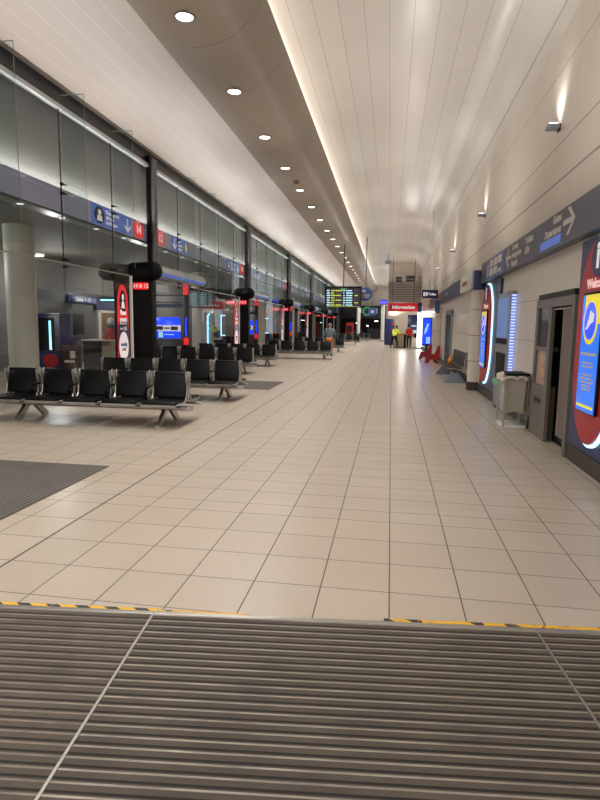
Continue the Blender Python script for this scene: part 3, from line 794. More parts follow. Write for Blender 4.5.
# extra far white slim columns and shop fittings at the end
for xx, yy, lab in ((-.89, 62., 'slim white column left of the red information sign'), (-3.47, 62., 'slim white column under the flight board, farther left')):
    t = thing('white_column', lab, 'column', (xx, yy, 0), group='slim white columns at the far end')
    MB().cyl((0, 0, .1), (0, 0, 3.9 if xx > -2 else 6.0), .19, seg=24).build('shaft', 'white', t)
    MB().cyl((0, 0, 0), (0, 0, .1), .21, seg=24).build('base_ring', 'base', t)
t = thing('column_screen', 'small violet screen at the top of the slim white column', 'screen', (-.85, 61.7, 3.9))
MB().box(-.4, .35, 0, .5, 0, .5, .03).build('case', 'black', t)
MB().box(-.36, .3, -.02, 0, .05, .40).build('screen', 'purple', t, False)
# dark shop at the far end
t = thing('dark_shop', 'dark shop front closing the far left end of the hall', 'shop', (-3.3, 74.6, 0))
MB().box(-3.3, 2.6, 0, 1.2, 2.6, 4.2, .02).build('fascia', 'darkwall', t)
MB().box(-3.3, 2.6, .5, 1.2, 0, 2.6).build('shop_window', 'black', t, False)
MB().box(-2.2, -.3, .3, .5, 0, 1.1).box(.3, 2.2, .3, .5, 0, 1.3).build('display_counter', 'darkwall', t)
MB().box(-1.2, -.9, .35, .45, 1.9, 2.0).box(1.2, 1.6, .35, .45, 2.2, 2.3).box(.2, .4, .35, .45, 1.6, 1.7).build('shop_light', 'ledsoft', t)
t = thing('shop_sign', 'round green and white sign on the dark shop front', 'sign', (-3.1, 74.4, 3.5))
rs = MB().cyl((0, 0, 0), (0, .15, 0), .62, seg=28).build('disc', 'green', t)
MB().cyl((0, -.02, 0), (0, 0, 0), .34, seg=20).build('centre', 'navy', rs)
MB().box(-1.3, -.7, 0, .1, -.25, .35).box(.7, 1.3, 0, .1, -.25, .35).build('side_panel', 'rowdim', t, False)
t = thing('red_cabinet', 'tall red cabinet standing beyond the far totems', 'cabinet', (-4.7, 66., 0))
MB().box(-.42, .42, 0, .5, .05, 1.95, .02).build('cabinet_body', 'chairred', t)
MB().box(-.3, .3, -.015, 0, .9, 1.6).build('front_panel', 'reddim', t, False)
MB().box(-.38, .38, .05, .45, 0, .05).build('plinth', 'black', t, False)

# ------------------------------------------------------------------ right side: header sign band
t = thing('header_sign', 'long slate blue header sign with pale arrows on the right wall', 'sign', (WX-.14, 0, 0))
HZ0, HZ1 = 2.66, 3.12
MB().box(0, .138, 3.6, 14.55, HZ0, HZ1, .006).build('sign_box', 'bandR', t, False)
p = MB().box(-.006, 0, 11.62, 13.75, HZ0+.01, HZ1-.01).build('blue_panel', 'pictoblue', t, False)
pic = MB()
for r in range(2):
    for c in range(3):
        y1 = 13.3-c*.48
        z0 = HZ0+.07+r*.18
        if c == 2 and r == 0: continue
        pic.poly([(-.010, y1, z0), (-.010, y1-.4, z0), (-.010, y1-.4, z0+.15), (-.010, y1, z0+.15)], (.004, 0, 0))
pic.poly([(-.010, 13.6, HZ0+.07), (-.010, 13.5, HZ0+.07), (-.010, 13.5, HZ0+.33), (-.010, 13.6, HZ0+.33)], (.004, 0, 0))
pic.poly([(-.010, 12.32, HZ0+.07), (-.010, 11.95, HZ0+.07), (-.010, 11.95, HZ0+.14), (-.010, 12.32, HZ0+.14)], (.004, 0, 0))
pic.build('pictogram_block', 'letterdull', p, False)
def arrow(yc, zc, d, parent, s=1.):
    """chevron-and-shaft arrow pointing to +y (d=1) or -y (d=-1)"""
    a = MB()
    a.poly([(-.006, yc+d*.22*s, zc), (-.006, yc+d*.02*s, zc+.15*s), (-.006, yc-d*.08*s, zc+.15*s), (-.006, yc+d*.1*s, zc+.03*s), (-.006, yc-d*.22*s, zc+.03*s),
            (-.006, yc-d*.22*s, zc-.03*s), (-.006, yc+d*.1*s, zc-.03*s), (-.006, yc-d*.08*s, zc-.15*s), (-.006, yc+d*.02*s, zc-.15*s)], (.004, 0, 0))
    a.build('arrow', 'letterdull', parent, False)
arrow(11.3, 2.89, 1, t, 1.05)
text('Arrivals\nImmigration\nBaggage', .135, (-.006, 10.98, 2.89), '-x', 'letterdull', t, 'LEFT', 1.15)
text('Toilets\nLifts', .15, (-.006, 9.95, 2.92), '-x', 'letterdull', t, 'LEFT', 1.25)
MB().box(-.004, 0, 9.08, 9.1, HZ0+.02, HZ1-.02).build('divider', 'steelB', t, False)
text('Gates\nDepartures', .145, (-.006, 7.95, 2.96), '-x', 'letterdull', t, 'RIGHT', 1.15)
MB().box(-.005, 0, 7.95, 8.95, HZ0+.05, HZ0+.16).build('blue_strip', 'signblue', t, False)
arrow(7.62, 2.92, -1, t, 1.1)
for lab, y0, y1, mt, txt in (('pale header sign segment with red lettering past the blue box', 16.2, 18.85, 'white', 'Arrivals'), ('dark blue header sign segment above the bench wall', 18.9, 24.4, 'navy', None),
                             ('dull red header sign segment nearest the information desk', 24.45, 34, 'red', None)):
    q = thing('header_sign', lab, 'sign', (WX-.14, 0, 0), group='header signs along the right wall')
    MB().box(0, .138, y0, y1, HZ0, HZ1, .006).build('sign_box', mt if mt != 'red' else M('dull red header', (.45, .30, .34), .5), q, False)
    if txt: text(txt, .22, (-.004, y1-.5, 2.89), '-x', 'red', q, 'LEFT', 1.6)
    else: MB().box(-.004, 0, y1-1.6, y1-.5, 2.8, 2.98).build('lettering', 'steelB', q, False)
# blue box by the pilaster
t = thing('header_box', 'dark blue box sign above the round white pilaster', 'sign', (WX-.30, 14.58, 2.53))
MB().box(0, .304, 0, .36, 0, .45, .015).build('box_body', 'navy', t)
MB().box(-.008, 0, .02, .34, .02, .43).build('side_panel', 'steelB', t, False)
# blue flag signs hung beyond
t = thing('flag_sign', 'narrow blue hanging flag sign with curved foot on the header', 'sign', (1.90, 25.9, 2.2))
MB().poly([(.09-.12, 0, .55), (.09-.12, 0, .12), (.09-.08, 0, .03), (.09, 0, 0), (.18, 0, 0), (.18, 0, .55)], (0, .05, 0)).build('flag', 'pictoblue', t)
MB().box(.04, .215, .01, .04, .50, .55).build('bracket', 'steelD', t)

# round pilasters engaged in the wall
for n_, yy, r in ((11, 15.25, .21), (12, 26.95, .22)):
    t = struct(MB().cyl((2.2, yy, .22), (2.2, yy, 2.52), r, seg=36).build('trim_%d' % n_, 'wall'))
    for zz in (.75, 1.4, 2.05): MB().cyl((2.2, yy, zz), (2.2, yy, zz+.012), r+.002, seg=36).build('joint_ring', 'base', t)
    MB().cyl((2.2, yy, 0), (2.2, yy, .22), r+.01, seg=36).build('base_ring', 'base', t)
# dark doorway on the right wall
d = MB().box(WX-.03, WX-.002, 22.0, 24.0, .0, 2.1).build('door_2', 'darkwall', None, False); struct(d)
MB().box(WX-.05, WX-.03, 22.2, 23.0, .9, 1.5).build('door_panel', 'teal', d, False)
MB().box(WX-.06, WX-.002, 21.8, 22.0, 0, 2.2).box(WX-.06, WX-.002, 24.0, 24.2, 0, 2.2).box(WX-.06, WX-.002, 21.8, 24.2, 2.1, 2.25).build('door_frame', 'steelB', d, False)

# ------------------------------------------------------------------ info panels with red pin
def info_panel(label, yn, yf, near):
    """yn..yf along the wall; navy board with a raised red pin, glowing edge and a portrait screen"""
    t = thing('info_panel', label, 'sign', (WX-.055, yn, 0), group='navy information panels on the right wall')
    Lp = yf-yn
    MB().box(0, .053, 0, Lp, .22, 2.62, .01).build('board', 'navy', t, False)
    c = Lp*.5 if near else Lp*.63; hw = .57 if near else .66
    sw = .315 if near else .38
    def pin(k, x, e=0.):
        pts = []
        for q in [PI*j/16 for j in range(17)]:
            pts.append((x, c+(hw+e)*math.cos(q), 1.80+(.78+e)*math.sin(q)))
        for q in [PI+PI*j/20 for j in range(1, 20)]:
            pts.append((x, c+(hw+e)*math.cos(q), 1.2+(.85+e)*math.sin(q)))
        return pts
    MB().poly(pin(0, -.03, .035), (.03, 0, 0)).build('halo_light', 'halo', t, False)
    MB().poly(pin(0, -.055), (.025, 0, 0)).build('red_pin', 'red', t, False)
    p = MB().poly([(-.064, c+.2*math.cos(q), 2.37+.21*math.sin(q)) for q in [2*PI*k/28 for k in range(28)]], (.008, 0, 0)).build('info_disc', 'navy', t, False)
    text('i', .38, (-.068, c, 2.37), '-x', 'letter', p, 'CENTER', 1.2)
    text('Welcome', .14, (-.058, c, 2.09), '-x', 'letterpink', t, 'CENTER', 1.1)
    s = MB().box(-.085, -.056, c-sw, c+sw, .70, 2.0, .012).build('screen_frame', 'black', t)
    y0, y1 = c-sw+.03, c+sw-.03
    MB().box(-.089, -.085, y0, y1, .71, 1.97).build('screen', 'screen', s, False)
    MB().box(-.092, -.089, y0, y1-.09, 1.66, 1.97).build('yellow_field', 'yellow', s, False)
    MB().poly([(-.095, c+.22*math.cos(q), 1.68+.24*math.sin(q)) for q in [2*PI*k/28 for k in range(28)]], (.003, 0, 0)).build('yellow_ring', 'yellow', s, False)
    MB().poly([(-.098, c+.18*math.cos(q), 1.69+.2*math.sin(q)) for q in [2*PI*k/28 for k in range(28)]], (.003, 0, 0)).build('blue_disc', 'screenB', s, False)
    MB().poly([(-.101, c+.12, 1.60), (-.101, c+.06, 1.60), (-.101, c-.02, 1.66), (-.101, c-.11, 1.68), (-.101, c-.12, 1.76), (-.101, c, 1.80), (-.101, c+.03, 1.72)], (.003, 0, 0)).build('camera_mark', 'letter', s, False)
    ln = MB()
    for zz, w_ in ((1.33, .29), (1.24, .2), (1.20, .22), (1.11, .2), (1.07, .25), (1.03, .24), (.99, .19), (.95, .17)):
        ln.box(-.092, -.089, c-w_*.8, c+w_*.8, zz-.009, zz+.009+(.012 if zz > 1.3 else 0))
    ln.build('text_line', 'letterdull', s, False)
    MB().box(-.092, -.089, y0+.03, y1-.03, .755, .785).build('yellow_line', 'yellow', s, False)
    return t
info_panel('large navy info panel with red pin at the right edge, beside the photo booth', 5.78, 7.33, True)
info_panel('distant navy info panel with red pin between round pilaster and display kiosk', 12.4, 14.55, False)

# ------------------------------------------------------------------ photo booth
t = thing('photo_booth', 'grey brown photo booth with curtain set into the right wall', 'photo booth', (WX-.06, 7.44, 0))
MB().box(0, .16, 0, .10, .0, 2.02, .01).build('near_post', 'booth', t, False)
MB().box(0, .05, .98, 1.12, .0, 1.92).box(0, .16, 1.72, 1.84, 0, 1.92).box(0, .16, .10, 1.84, 1.90, 2.02).box(0, .16, 1.12, 1.72, 0, .78).box(0, .16, 1.12, 1.72, 1.28, 1.34).build('frame', 'booth', t, False)
MB().box(.02, .14, .1, 1.82, 2.02, 2.10).build('top_ledge', 'boothD', t, False)
MB().box(.03, .06, 1.12, 1.72, 1.34, 1.90).build('dark_window', 'screendark', t, False)
pd = MB().box(.03, .06, 1.12, 1.72, .78, 1.28).build('photo_display', 'photo', t, False)
MB().ball((.03, 1.45, 1.12), .015, .1, .1).ball((.03, 1.4, .95), .015, .13, .1).build('sample_face', 'skin', pd)
MB().box(-.008, 0, 1.25, 1.6, .52, .58).build('slot', 'reddim', t, False)
MB().box(.17, 1.0, .1, 1.84, .02, .10).build('booth_floor', 'boothD', t, False)
MB().cyl((.035, .1, 1.87), (.035, .98, 1.87), .014, seg=10).build('curtain_rail', 'steel', t)
cu = MB(); n = 40; rows = []
for zz in (1.86, 1.0, .20):
    rows.append([cu.bm.verts.new((.035+.028*math.sin(k*1.1), .11+.38*k/n*(1 if zz > 1.5 else .9), zz)) for k in range(n+1)])
for a, b_ in zip(rows, rows[1:]):
    for k in range(n): cu.bm.faces.new((a[k], a[k+1], b_[k+1], b_[k]))
cu.build('curtain', 'curtain', t)
MB().cyl((.55, .6, .1), (.55, .6, .48), .05, seg=14).cyl((.55, .6, .48), (.55, .6, .54), .17, seg=20).build('stool', 'steelD', t)

# ------------------------------------------------------------------ clear bin with liner
t = thing('litter_bin', 'clear plastic litter bin with cream liner and black lid by the photo booth', 'bin', (1.835, 9.47, 0))
t.scale = (.89, 1, 1.04)
MB().box(0, .40, 0, .55, 0, .05, .008).build('base', 'white', t)
MB().box(0, .008, 0, .55, .05, .80).box(.392, .40, 0, .55, .05, .80).box(.008, .392, 0, .008, .05, .80).box(.008, .392, .542, .55, .05, .80).build('clear_wall', 'clear', t, False)
for xx in (.0, .40):
    for yy in (.0, .55): MB().box(xx-.012, xx+.012, yy-.012, yy+.012, .02, .82).build('corner_post', 'steel', t, False)
MB().box(.04, .425, -.03, .58, .815, .855, .012).build('lid', 'black', t)
ln = MB(); prm = [(.03, .03), (.2, .02), (.37, .03), (.375, .27), (.37, .52), (.2, .53), (.03, .52), (.02, .27)]
rws = []
for j, zz in enumerate((.80, .62, .42, .24)):
    rws.append([ln.bm.verts.new((.2+(px_-.2)*(1-.05*j*random.random()), .275+(py_-.275)*(1-.05*j*random.random()), zz+random.uniform(-.02, .02))) for px_, py_ in prm])
for a, b_ in zip(rws, rws[1:]):
    for k in range(8): ln.bm.faces.new((a[k], a[(k+1) % 8], b_[(k+1) % 8], b_[k]))
ln.bm.faces.new(rws[-1])
ln.build('liner', 'liner', t)
fl = MB()
for a in range(26):
    q = a/26
    fl.ball((-.02+random.uniform(-.02, .03), .55*q, .79+random.uniform(-.05, .03)), random.uniform(.03, .05), .05, random.uniform(.03, .06), 8)
for a in range(8): fl.ball((.05*a, -.012, .79+random.uniform(-.02, .02)), .04, .02, .03, 8)
fl.build('liner_rim', 'liner', t)

# ------------------------------------------------------------------ LED edged kiosk on the wall
t = thing('display_kiosk', 'tall wall kiosk with a dotted blue LED edge behind the bin', 'kiosk', (WX-.13, 11.05, 0))
MB().box(.02, .128, .012, 1.2, .05, 2.28, .01).build('cabinet', 'steelB', t)
MB().box(.05, .126, -.0, .012, .35, 2.22).build('led_strip', mat_dots('blue dotted LEDs'), t, False)
MB().box(.008, .02, .10, 1.13, 1.42, 2.18).build('upper_display', M('pale blue display', (.35, .48, .68), .3, emit=(.40, .50, .68), es=.5), t, False)
MB().box(.01, .02, .10, 1.13, 1.30, 1.40).build('label_bar', 'black', t, False)
MB().box(.008, .02, .18, 1.05, .62, 1.12).build('dark_window', 'black', t, False)
MB().box(-.01, .02, .10, 1.13, 1.14, 1.28).build('shelf', 'steel', t, False)
MB().box(-.02, .02, .10, 1.13, .48, .58).build('tray', 'green', t, False)
MB().box(.03, .128, .02, 1.18, 0, .05).build('plinth', 'base', t, False)

# ------------------------------------------------------------------ far end: information desk under the striped bulkhead
t = thing('louvre_bulkhead', 'curved striped metal bulkhead over the far information desk', 'bulkhead', (-.3, 45.2, 3.42))
prof = [(0, 0)]
lv = MB(); NY = 24; rows = []
for zz in (0, 1.6):
    rows.append([lv.bm.verts.new((2.5*k/NY, .95-.75*math.sin(PI*k/NY*.62), zz)) for k in range(NY+1)])
for k in range(NY): lv.bm.faces.new((rows[0][k], rows[0][k+1], rows[1][k+1], rows[1][k]))
lv.build('louvre_face', 'grill', t)
lv = MB()
for j in range(9):
    zz = .04+.18*j
    pts = [(2.5*k/NY, .93-.75*math.sin(PI*k/NY*.62), zz) for k in range(NY+1)]
    lv.tube(pts, .028, 6)
MB().box(0, 2.5, 1.0, 1.1, 0, 1.62).build('backing', 'steelD', t, False)
lv.build('louvre_blade', 'steel', t)
for x0, x1, z0, z1, lab in ((.2, .75, 5.02, 5.52, 'small square dark vent high above the information sign'), (1.0, 1.78, 5.05, 5.6, 'wide grey vent high on the far wall'), (1.95, 2.22, 5.1, 5.55, 'pale square vent near the right corner of the far wall')):
    t = thing('wall_vent', lab, 'vent', (x0, 46.28, z0))
    w_, h_ = x1-x0, z1-z0
    MB().box(0, w_, -.03, 0, 0, .05).box(0, w_, -.03, 0, h_-.05, h_).box(0, .05, -.03, 0, .05, h_-.05).box(w_-.05, w_, -.03, 0, .05, h_-.05).build('frame', 'steel', t, False)
    MB().box(.05, w_-.05, -.015, 0, .05, h_-.05).build('opening', 'steelD' if x0 < 1.9 else 'steelB', t, False)
    MB().box(.05, w_-.05, -.025, -.015, h_*.4, h_*.48).build('slat', 'steel', t, False)
t = thing('information_sign', 'red information sign with white lettering over the far desk', 'sign', (-.28, 43.9, 2.74))
MB().box(0, 2.2, 0, .18, 0, .62, .02).build('panel', M('sign red dim lit', (.68, .08, .1), .4, emit=(.8, .1, .12), es=.35), t)
MB().box(2.2, 2.5, -.01, .2, -.04, .66, .02).build('blue_end', 'navy', t)
text('Information', .34, (1.15, -.004, .30), '-y', 'letter', t, 'CENTER', 1.05)
MB().poly([(.28+.13*math.cos(q), -.004, .3+.17*math.sin(q)) for q in [2*PI*k/16 for k in range(16)]], (0, .003, 0)).build('sign_disc', 'navy', t, False)
MB().cyl((.3, .09, .6), (.3, .09, 3.85), .02, seg=8).cyl((1.9, .09, .6), (1.9, .09, 3.85), .02, seg=8).build('hanging_pole', 'steelD', t)
t = thing('information_desk', 'beige information desk behind the person in the hi-vis vest', 'desk', (.2, 44.1, 0))
MB().box(0, .78, 0, .7, .04, 1.0, .02).build('counter_front', 'beige', t)
MB().box(.95, 1.82, 0, .7, .04, .98, .02).build('counter_front', 'beige', t)
MB().box(-.05, 1.85, -.05, .75, 1.0, 1.05, .01).build('worktop', 'chairred', t)
MB().box(.02, 1.8, .03, .67, 0, .04).box(.78, .95, .05, .7, .04, 1.0).build('plinth', 'black', t, False)
t = thing('navy_partition', 'navy partition with small red round marks left of the information desk', 'partition', (-.55, 50.6, 0))
MB().box(0, .85, 0, .1, 0, 2.25, .01).build('panel', 'navy', t)
for zz in (1.85, 1.3, .75): MB().cyl((.72, -.02, zz), (.72, 0, zz), .13, seg=18).build('red_mark', 'red', t)
t = thing('back_panel', 'navy panel with pale screen right of the information desk passage', 'panel', (1.3, 46.6, 0))
MB().box(0, .9, 0, .08, 0, 2.55, .01).build('panel', 'navy', t)
MB().box(.0, .7, -.03, 0, 1.0, 1.35).box(.3, .7, -.03, 0, 1.62, 1.72).build('screen', 'ice', t, False)
t = thing('light_column', 'bright white vertical light box right of the information desk', 'light', (1.93, 43.3, 0))
MB().box(0, .3, 0, .25, .12, 2.55, .02).build('light_box', 'led', t)
MB().box(-.02, .31, .02, .27, 0, .12, .01).build('foot', 'steelD', t)
t = thing('blue_screen', 'portrait blue advertising screen at the far right wall', 'screen', (1.68, 31, 0))
MB().box(-.03, .46, 0, .12, .62, 2.08, .02).build('case', 'black', t)
MB().box(.0, .40, -.015, 0, .70, 2.03).build('screen', 'screenB', t, False)
MB().poly([(.06, -.02, 1.2), (.2, -.02, 1.35), (.3, -.02, 1.75), (.22, -.02, 1.8), (.1, -.02, 1.5)], (0, .004, 0)).box(.18, .38, -.02, -.016, .74, 1.08).build('screen_print', 'ice', t, False)
MB().box(.15, .28, .02, .1, 0.03, .62).box(0, .43, -.1, .22, 0, .03).build('stand', 'steelD', t)
t = thing('toilet_sign', 'dark blue hanging toilet sign with white pictogram and word', 'sign', (1.29, 26, 2.86))
MB().box(0, .70, 0, .08, 0, .36, .015).build('panel', 'navy', t)
MB().box(.06, .16, -.005, 0, .09, .26).box(.18, .26, -.005, 0, .11, .26).build('pictogram', 'letter', t, False)
text('Toilets', .15, (.29, -.004, .17), '-y', 'letter', t, 'LEFT', .78)
MB().cyl((.35, .04, .36), (.35, .04, 3.76), .022, seg=10).build('hanging_pole', 'white', t)
t = thing('ceiling_speaker', 'small grey speaker box under the far ceiling near the bulkhead', 'speaker', (-.35, 41, 5.9))
MB().box(-.2, .2, -.1, .1, 0, .25, .03).build('case', 'steelB', t)
MB().cyl((0, 0, .24), (0, 0, .72), .02).build('stem', 'steelD', t)

# ------------------------------------------------------------------ people
def skin_mesh(name, verts, edges, mat, parent, root=0, sub=1):
    me = bpy.data.meshes.new(name); me.from_pydata([v[0] for v in verts], edges, [])
    me.materials.append(W[mat])
    o = bpy.data.objects.new(name, me); COL.objects.link(o); o.parent = parent
    md = o.modifiers.new('skin', 'SKIN'); md.use_smooth_shade = True
    sv = me.skin_vertices[0].data
    for k, v in enumerate(verts):
        r = v[1]; sv[k].radius = (r, r) if not isinstance(r, tuple) else r
        sv[k].use_root = (k == root)
    if sub:
        s = o.modifiers.new('sub', 'SUBSURF'); s.levels = sub; s.render_levels = sub
    return o
def person(label, loc, rz, J, top, bottom, hairm, hs=1.0):
    """J: joint positions in a frame where the person faces -y"""
    t = thing('person', label, 'person', loc, rz)
    V = []; E = []; ix = {}
    def v(n, p, r, par=None):
        ix[n] = len(V); V.append((p, r))
        if par is not None: E.append((ix[par], ix[n]))
    v('pelvis', J['pelvis'], (.15, .11)); v('waist', J['waist'], (.13, .095), 'pelvis'); v('chest', J['chest'], (.165, .11), 'waist')
    v('neckb', J['neckb'], (.075, .07), 'chest'); v('neck', J['neck'], .052, 'neckb')
    h = Vector(J['head']); f = Vector(J.get('face', (0, -1, 0)))
    v('jaw', tuple(h+f*.02+Vector((0, 0, -.08))), (.062, .07), 'neck'); v('head', tuple(h), (.078, .095), 'jaw'); v('crown', tuple(h+Vector((0, 0, .08))), (.06, .07), 'head')
    for s in 'lr':
        v('hip'+s, J['hip'+s], .095, 'pelvis'); v('knee'+s, J['knee'+s], .062, 'hip'+s); v('ank'+s, J['ank'+s], .04, 'knee'+s)
        a = Vector(J['ank'+s]); v('toe'+s, tuple(a+Vector(J.get('toe'+s, (0, -.17, -.055)))), (.035, .03), 'ank'+s)
        v('sh'+s, J['sh'+s], .06, 'chest'); v('el'+s, J['el'+s], .043, 'sh'+s); v('wr'+s, J['wr'+s], .029, 'el'+s)
        w_ = Vector(J['wr'+s]); d = (w_-Vector(J['el'+s])).normalized(); sd = d.cross(Vector((0, 0, 1)))
        sd = sd.normalized() if sd.length > .1 else Vector((0, 1, 0))
        pm = w_+d*.07; v('palm'+s, tuple(pm), (.035, .022), 'wr'+s)
        for q, (off, ln_) in enumerate(((-.028, .075), (-.01, .085), (.01, .08), (.028, .062))):
            b0 = pm+sd*off+d*.03
            v('f%d%s' % (q, s), tuple(b0+d*ln_*.5), .009, 'palm'+s); v('g%d%s' % (q, s), tuple(b0+d*ln_*.9+Vector((0, 0, -.02))), .008, 'f%d%s' % (q, s))
        v('th'+s, tuple(w_+d*.06-sd*.05), .010, 'wr'+s)
    skin_mesh('body', V, E, 'skin', t)
    # clothing follows the same skeleton, slightly fuller
    def sub(keys, links, extra, name, mat):
        vs = [(V[ix[k]][0], tuple(q+extra for q in V[ix[k]][1]) if isinstance(V[ix[k]][1], tuple) else V[ix[k]][1]+extra) for k in keys]
        return skin_mesh(name, vs, [(keys.index(a), keys.index(b_)) for a, b_ in links], mat, t)
    up = ['waist', 'pelvis', 'chest', 'neckb', 'shl', 'ell', 'wrl', 'shr', 'elr', 'wrr']
    sub(up, [('waist', 'pelvis'), ('waist', 'chest'), ('chest', 'neckb'), ('chest', 'shl'), ('shl', 'ell'), ('ell', 'wrl'), ('chest', 'shr'), ('shr', 'elr'), ('elr', 'wrr')], .022, 'top', top)
    dn = ['pelvis', 'hipl', 'kneel', 'ankl', 'hipr', 'kneer', 'ankr']
    sub(dn, [('pelvis', 'hipl'), ('hipl', 'kneel'), ('kneel', 'ankl'), ('pelvis', 'hipr'), ('hipr', 'kneer'), ('kneer', 'ankr')], .018, 'trousers', bottom)
    for s in 'lr':
        a = Vector(J['ank'+s]); te = Vector(J.get('toe'+s, (0, -.17, -.055)))
        sh = MB().ball(tuple(a+Vector((te.x*.45, te.y*.45, -.045))), .055+abs(te.x)*.5, .06+abs(te.y)*.5, .045, 12)
        sh.build('shoe', 'black', t)
    MB().ball(tuple(h-f*.022+Vector((0, 0, .045))), .095, .11, .095, 14).build('hair', hairm, t)
    fc = MB().ball(tuple(h+f*.105+Vector((0, 0, -.02))), .014, .02, .022, 8)
    sd = Vector((-f.y, f.x, 0))
    for s in (-1, 1): fc.ball(tuple(h+sd*.088*s+Vector((0, 0, -.01))), .016, .022, .032, 8)
    fc.build('nose_and_ears', 'skin', t)
    ey = MB()
    for s in (-1, 1): ey.ball(tuple(h+f*.085+sd*.033*s+Vector((0, 0, .012))), .011, seg=8)
    ey.build('eye', 'hair', t)
    MB().ball(tuple(h+f*.088+Vector((0, 0, -.075))), .024, .012, .007, 8).build('mouth', 'redcloth', t)
    return t
base = dict(pelvis=(0, 0, .95), waist=(0, 0, 1.1), chest=(0, 0, 1.3), neckb=(0, 0, 1.44), neck=(0, -.01, 1.50), head=(0, -.03, 1.62),
            hipl=(.10, 0, .88), kneel=(.11, -.02, .50), ankl=(.11, .01, .09), hipr=(-.10, 0, .88), kneer=(-.11, -.02, .50), ankr=(-.11, .01, .09),
            shl=(.20, 0, 1.38), ell=(.25, .03, 1.10), wrl=(.24, -.06, .86), shr=(-.20, 0, 1.38), elr=(-.25, .03, 1.10), wrr=(-.24, -.06, .86))
# seen from behind beside the far benches, hands held in front
j = dict(base); j.update(ell=(.28, -.02, 1.12), wrl=(.14, -.2, 1.0), elr=(-.28, -.02, 1.12), wrr=(-.14, -.2, 1.0), head=(0, -.03, 1.60))
person('person in a grey-blue jacket and orange-tan trousers seen from behind by the benches', (-3.2, 30.4, 0), PI, j, 'greyblue', 'tan', 'hairgrey')
# hi-vis person leaning on the desk, legs apart
j = dict(base); j.update(pelvis=(0, 0, .90), waist=(0, -.07, 1.05), chest=(0, -.17, 1.24), neckb=(0, -.24, 1.37), neck=(0, -.28, 1.43), head=(0, -.33, 1.54),
                         hipl=(.11, 0, .83), kneel=(.22, -.04, .47), ankl=(.30, .02, .09), hipr=(-.11, 0, .83), kneer=(-.2, -.1, .47), ankr=(-.30, .06, .09),
                         shl=(.21, -.19, 1.32), ell=(.30, -.30, 1.08), wrl=(.18, -.46, 1.10), shr=(-.21, -.19, 1.32), elr=(-.31, -.3, 1.08), wrr=(-.2, -.46, 1.10))
person('person in a yellow hi-vis vest and dark trousers leaning at the desk', (.27, 43.45, 0), math.radians(150), j, 'hivis', 'darkcloth', 'hair')
# red top person with a dark bag on the side
j = dict(base); j.update(ell=(.24, -.10, 1.12), wrl=(.18, -.32, 1.08), head=(0, -.05, 1.6))
person('person in a red top and dark trousers at the information desk', (1.36, 43.5, 0), math.radians(165), j, 'redcloth', 'darkcloth', 'hair')
t = thing('shoulder_bag', 'black shoulder bag hanging beside the person in red', 'bag', (1.84, 43.5, .78))
MB().box(-.16, .16, -.09, .09, 0, .36, .06).build('bag_body', 'black', t)
MB().tube([(-.12, 0, .34), (-.17, 0, .56), (-.24, 0, .66)], .014, 6).build('strap', 'black', t)

# ------------------------------------------------------------------ lamps
def lamp(kind, name, loc, energy, color=(1, .92, .82), rot=(0, 0, 0), **kw):
    l = bpy.data.lights.new(name, kind); l.energy = energy; l.color = color
    for k_, v_ in kw.items(): setattr(l, k_, v_)
    o = bpy.data.objects.new(name, l); COL.objects.link(o); o.location = loc; o.rotation_euler = rot
    return o
WC = (1, .98, .962)
for i in range(-3, 24):
    lamp('SPOT', 'downlight_lamp', (DLX, 7.95+2.5*i, DLZ-.03), 470, WC, spot_size=math.radians(140), spot_blend=.9, shadow_soft_size=.1)
for yy in (2.2, 8.92, 15.4, 22.4, 29.2, 36, 42):
    lamp('SPOT', 'uplight_lamp', (WX-.12, yy, 4.47), 45, WC, rot=(PI, math.radians(12), 0), spot_size=math.radians(110), spot_blend=.9, shadow_soft_size=.06)
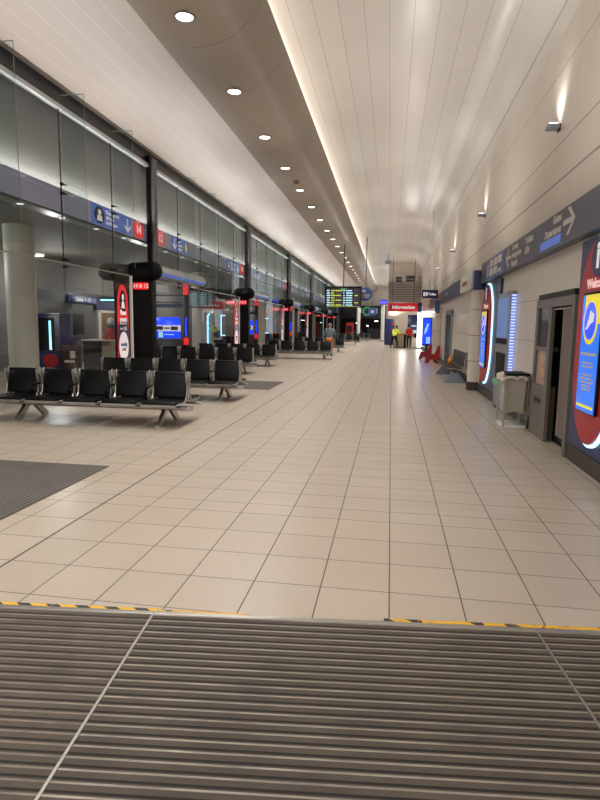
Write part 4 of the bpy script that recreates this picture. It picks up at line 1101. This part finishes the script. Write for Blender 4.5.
# unseen spots added in mid-air to brighten the ceilings
for i in range(13):
    for xx in (-3.9, .2):
        lamp('SPOT', 'ceiling_fill_spot', (xx, 1.+5.6*i, 2.3), 190 if xx < -1 else 300, WC, rot=(PI, math.radians(-4) if xx < -1 else 0, 0), spot_size=math.radians(112 if xx < -1 else 150), spot_blend=1., shadow_soft_size=0)
lamp('AREA', 'band_wash_lamp', (-6.9, 36, BZ1+.05), 1500, WC, rot=(PI, 0, 0), shape='RECTANGLE', size=.08, size_y=76)
for yy in (8., 12., 17., 23, 30, 40, 52):
    lamp('POINT', 'lounge_fill', (-10.6, yy, 2.9), 95, WC, shadow_soft_size=0)  # bare unseen point lights added to brighten the lounge
lamp('POINT', 'desk_fill', (1., 45.0, 2.5), 25, WC, shadow_soft_size=0)  # added fill light above the desk, no fitting there
lamp('POINT', 'passage_lamp', (1., 49.5, 2.8), 80, WC, shadow_soft_size=0)

w = bpy.data.worlds.new('world'); sc.world = w; w.use_nodes = True
bg = w.node_tree.nodes['Background']; bg.inputs[0].default_value = (1, .98, .96, 1); bg.inputs[1].default_value = 1.2

# ------------------------------------------------------------------ camera
f = 570.
def ray(px, py):
    return Vector(((px-300)/f, (py-400)/f, 1.)).normalized()
F = ray(391, 326.5); N = F.cross(ray(1391, 326.5+15)).normalized()
if N.y > 0: N = -N
Xc = F.cross(N).normalized()
if Xc.x < 0: Xc = -Xc
# rows = world axes seen in the camera frame (x right, y down, z forward)
R = Matrix(((Xc.x, -Xc.y, -Xc.z), (F.x, -F.y, -F.z), (N.x, -N.y, -N.z)))
cd = bpy.data.cameras.new('camera'); cam = bpy.data.objects.new('camera', cd); COL.objects.link(cam)
cam.matrix_world = Matrix.Translation((0, 0, 1.6)) @ R.to_4x4()
cd.sensor_fit = 'VERTICAL'; cd.sensor_height = 36; cd.lens = 36*f/800
cd.clip_start = .05; cd.clip_end = 300
sc.camera = cam
sc.view_settings.view_transform = 'Standard'
sc.view_settings.look = 'None'
sc.view_settings.exposure = 0
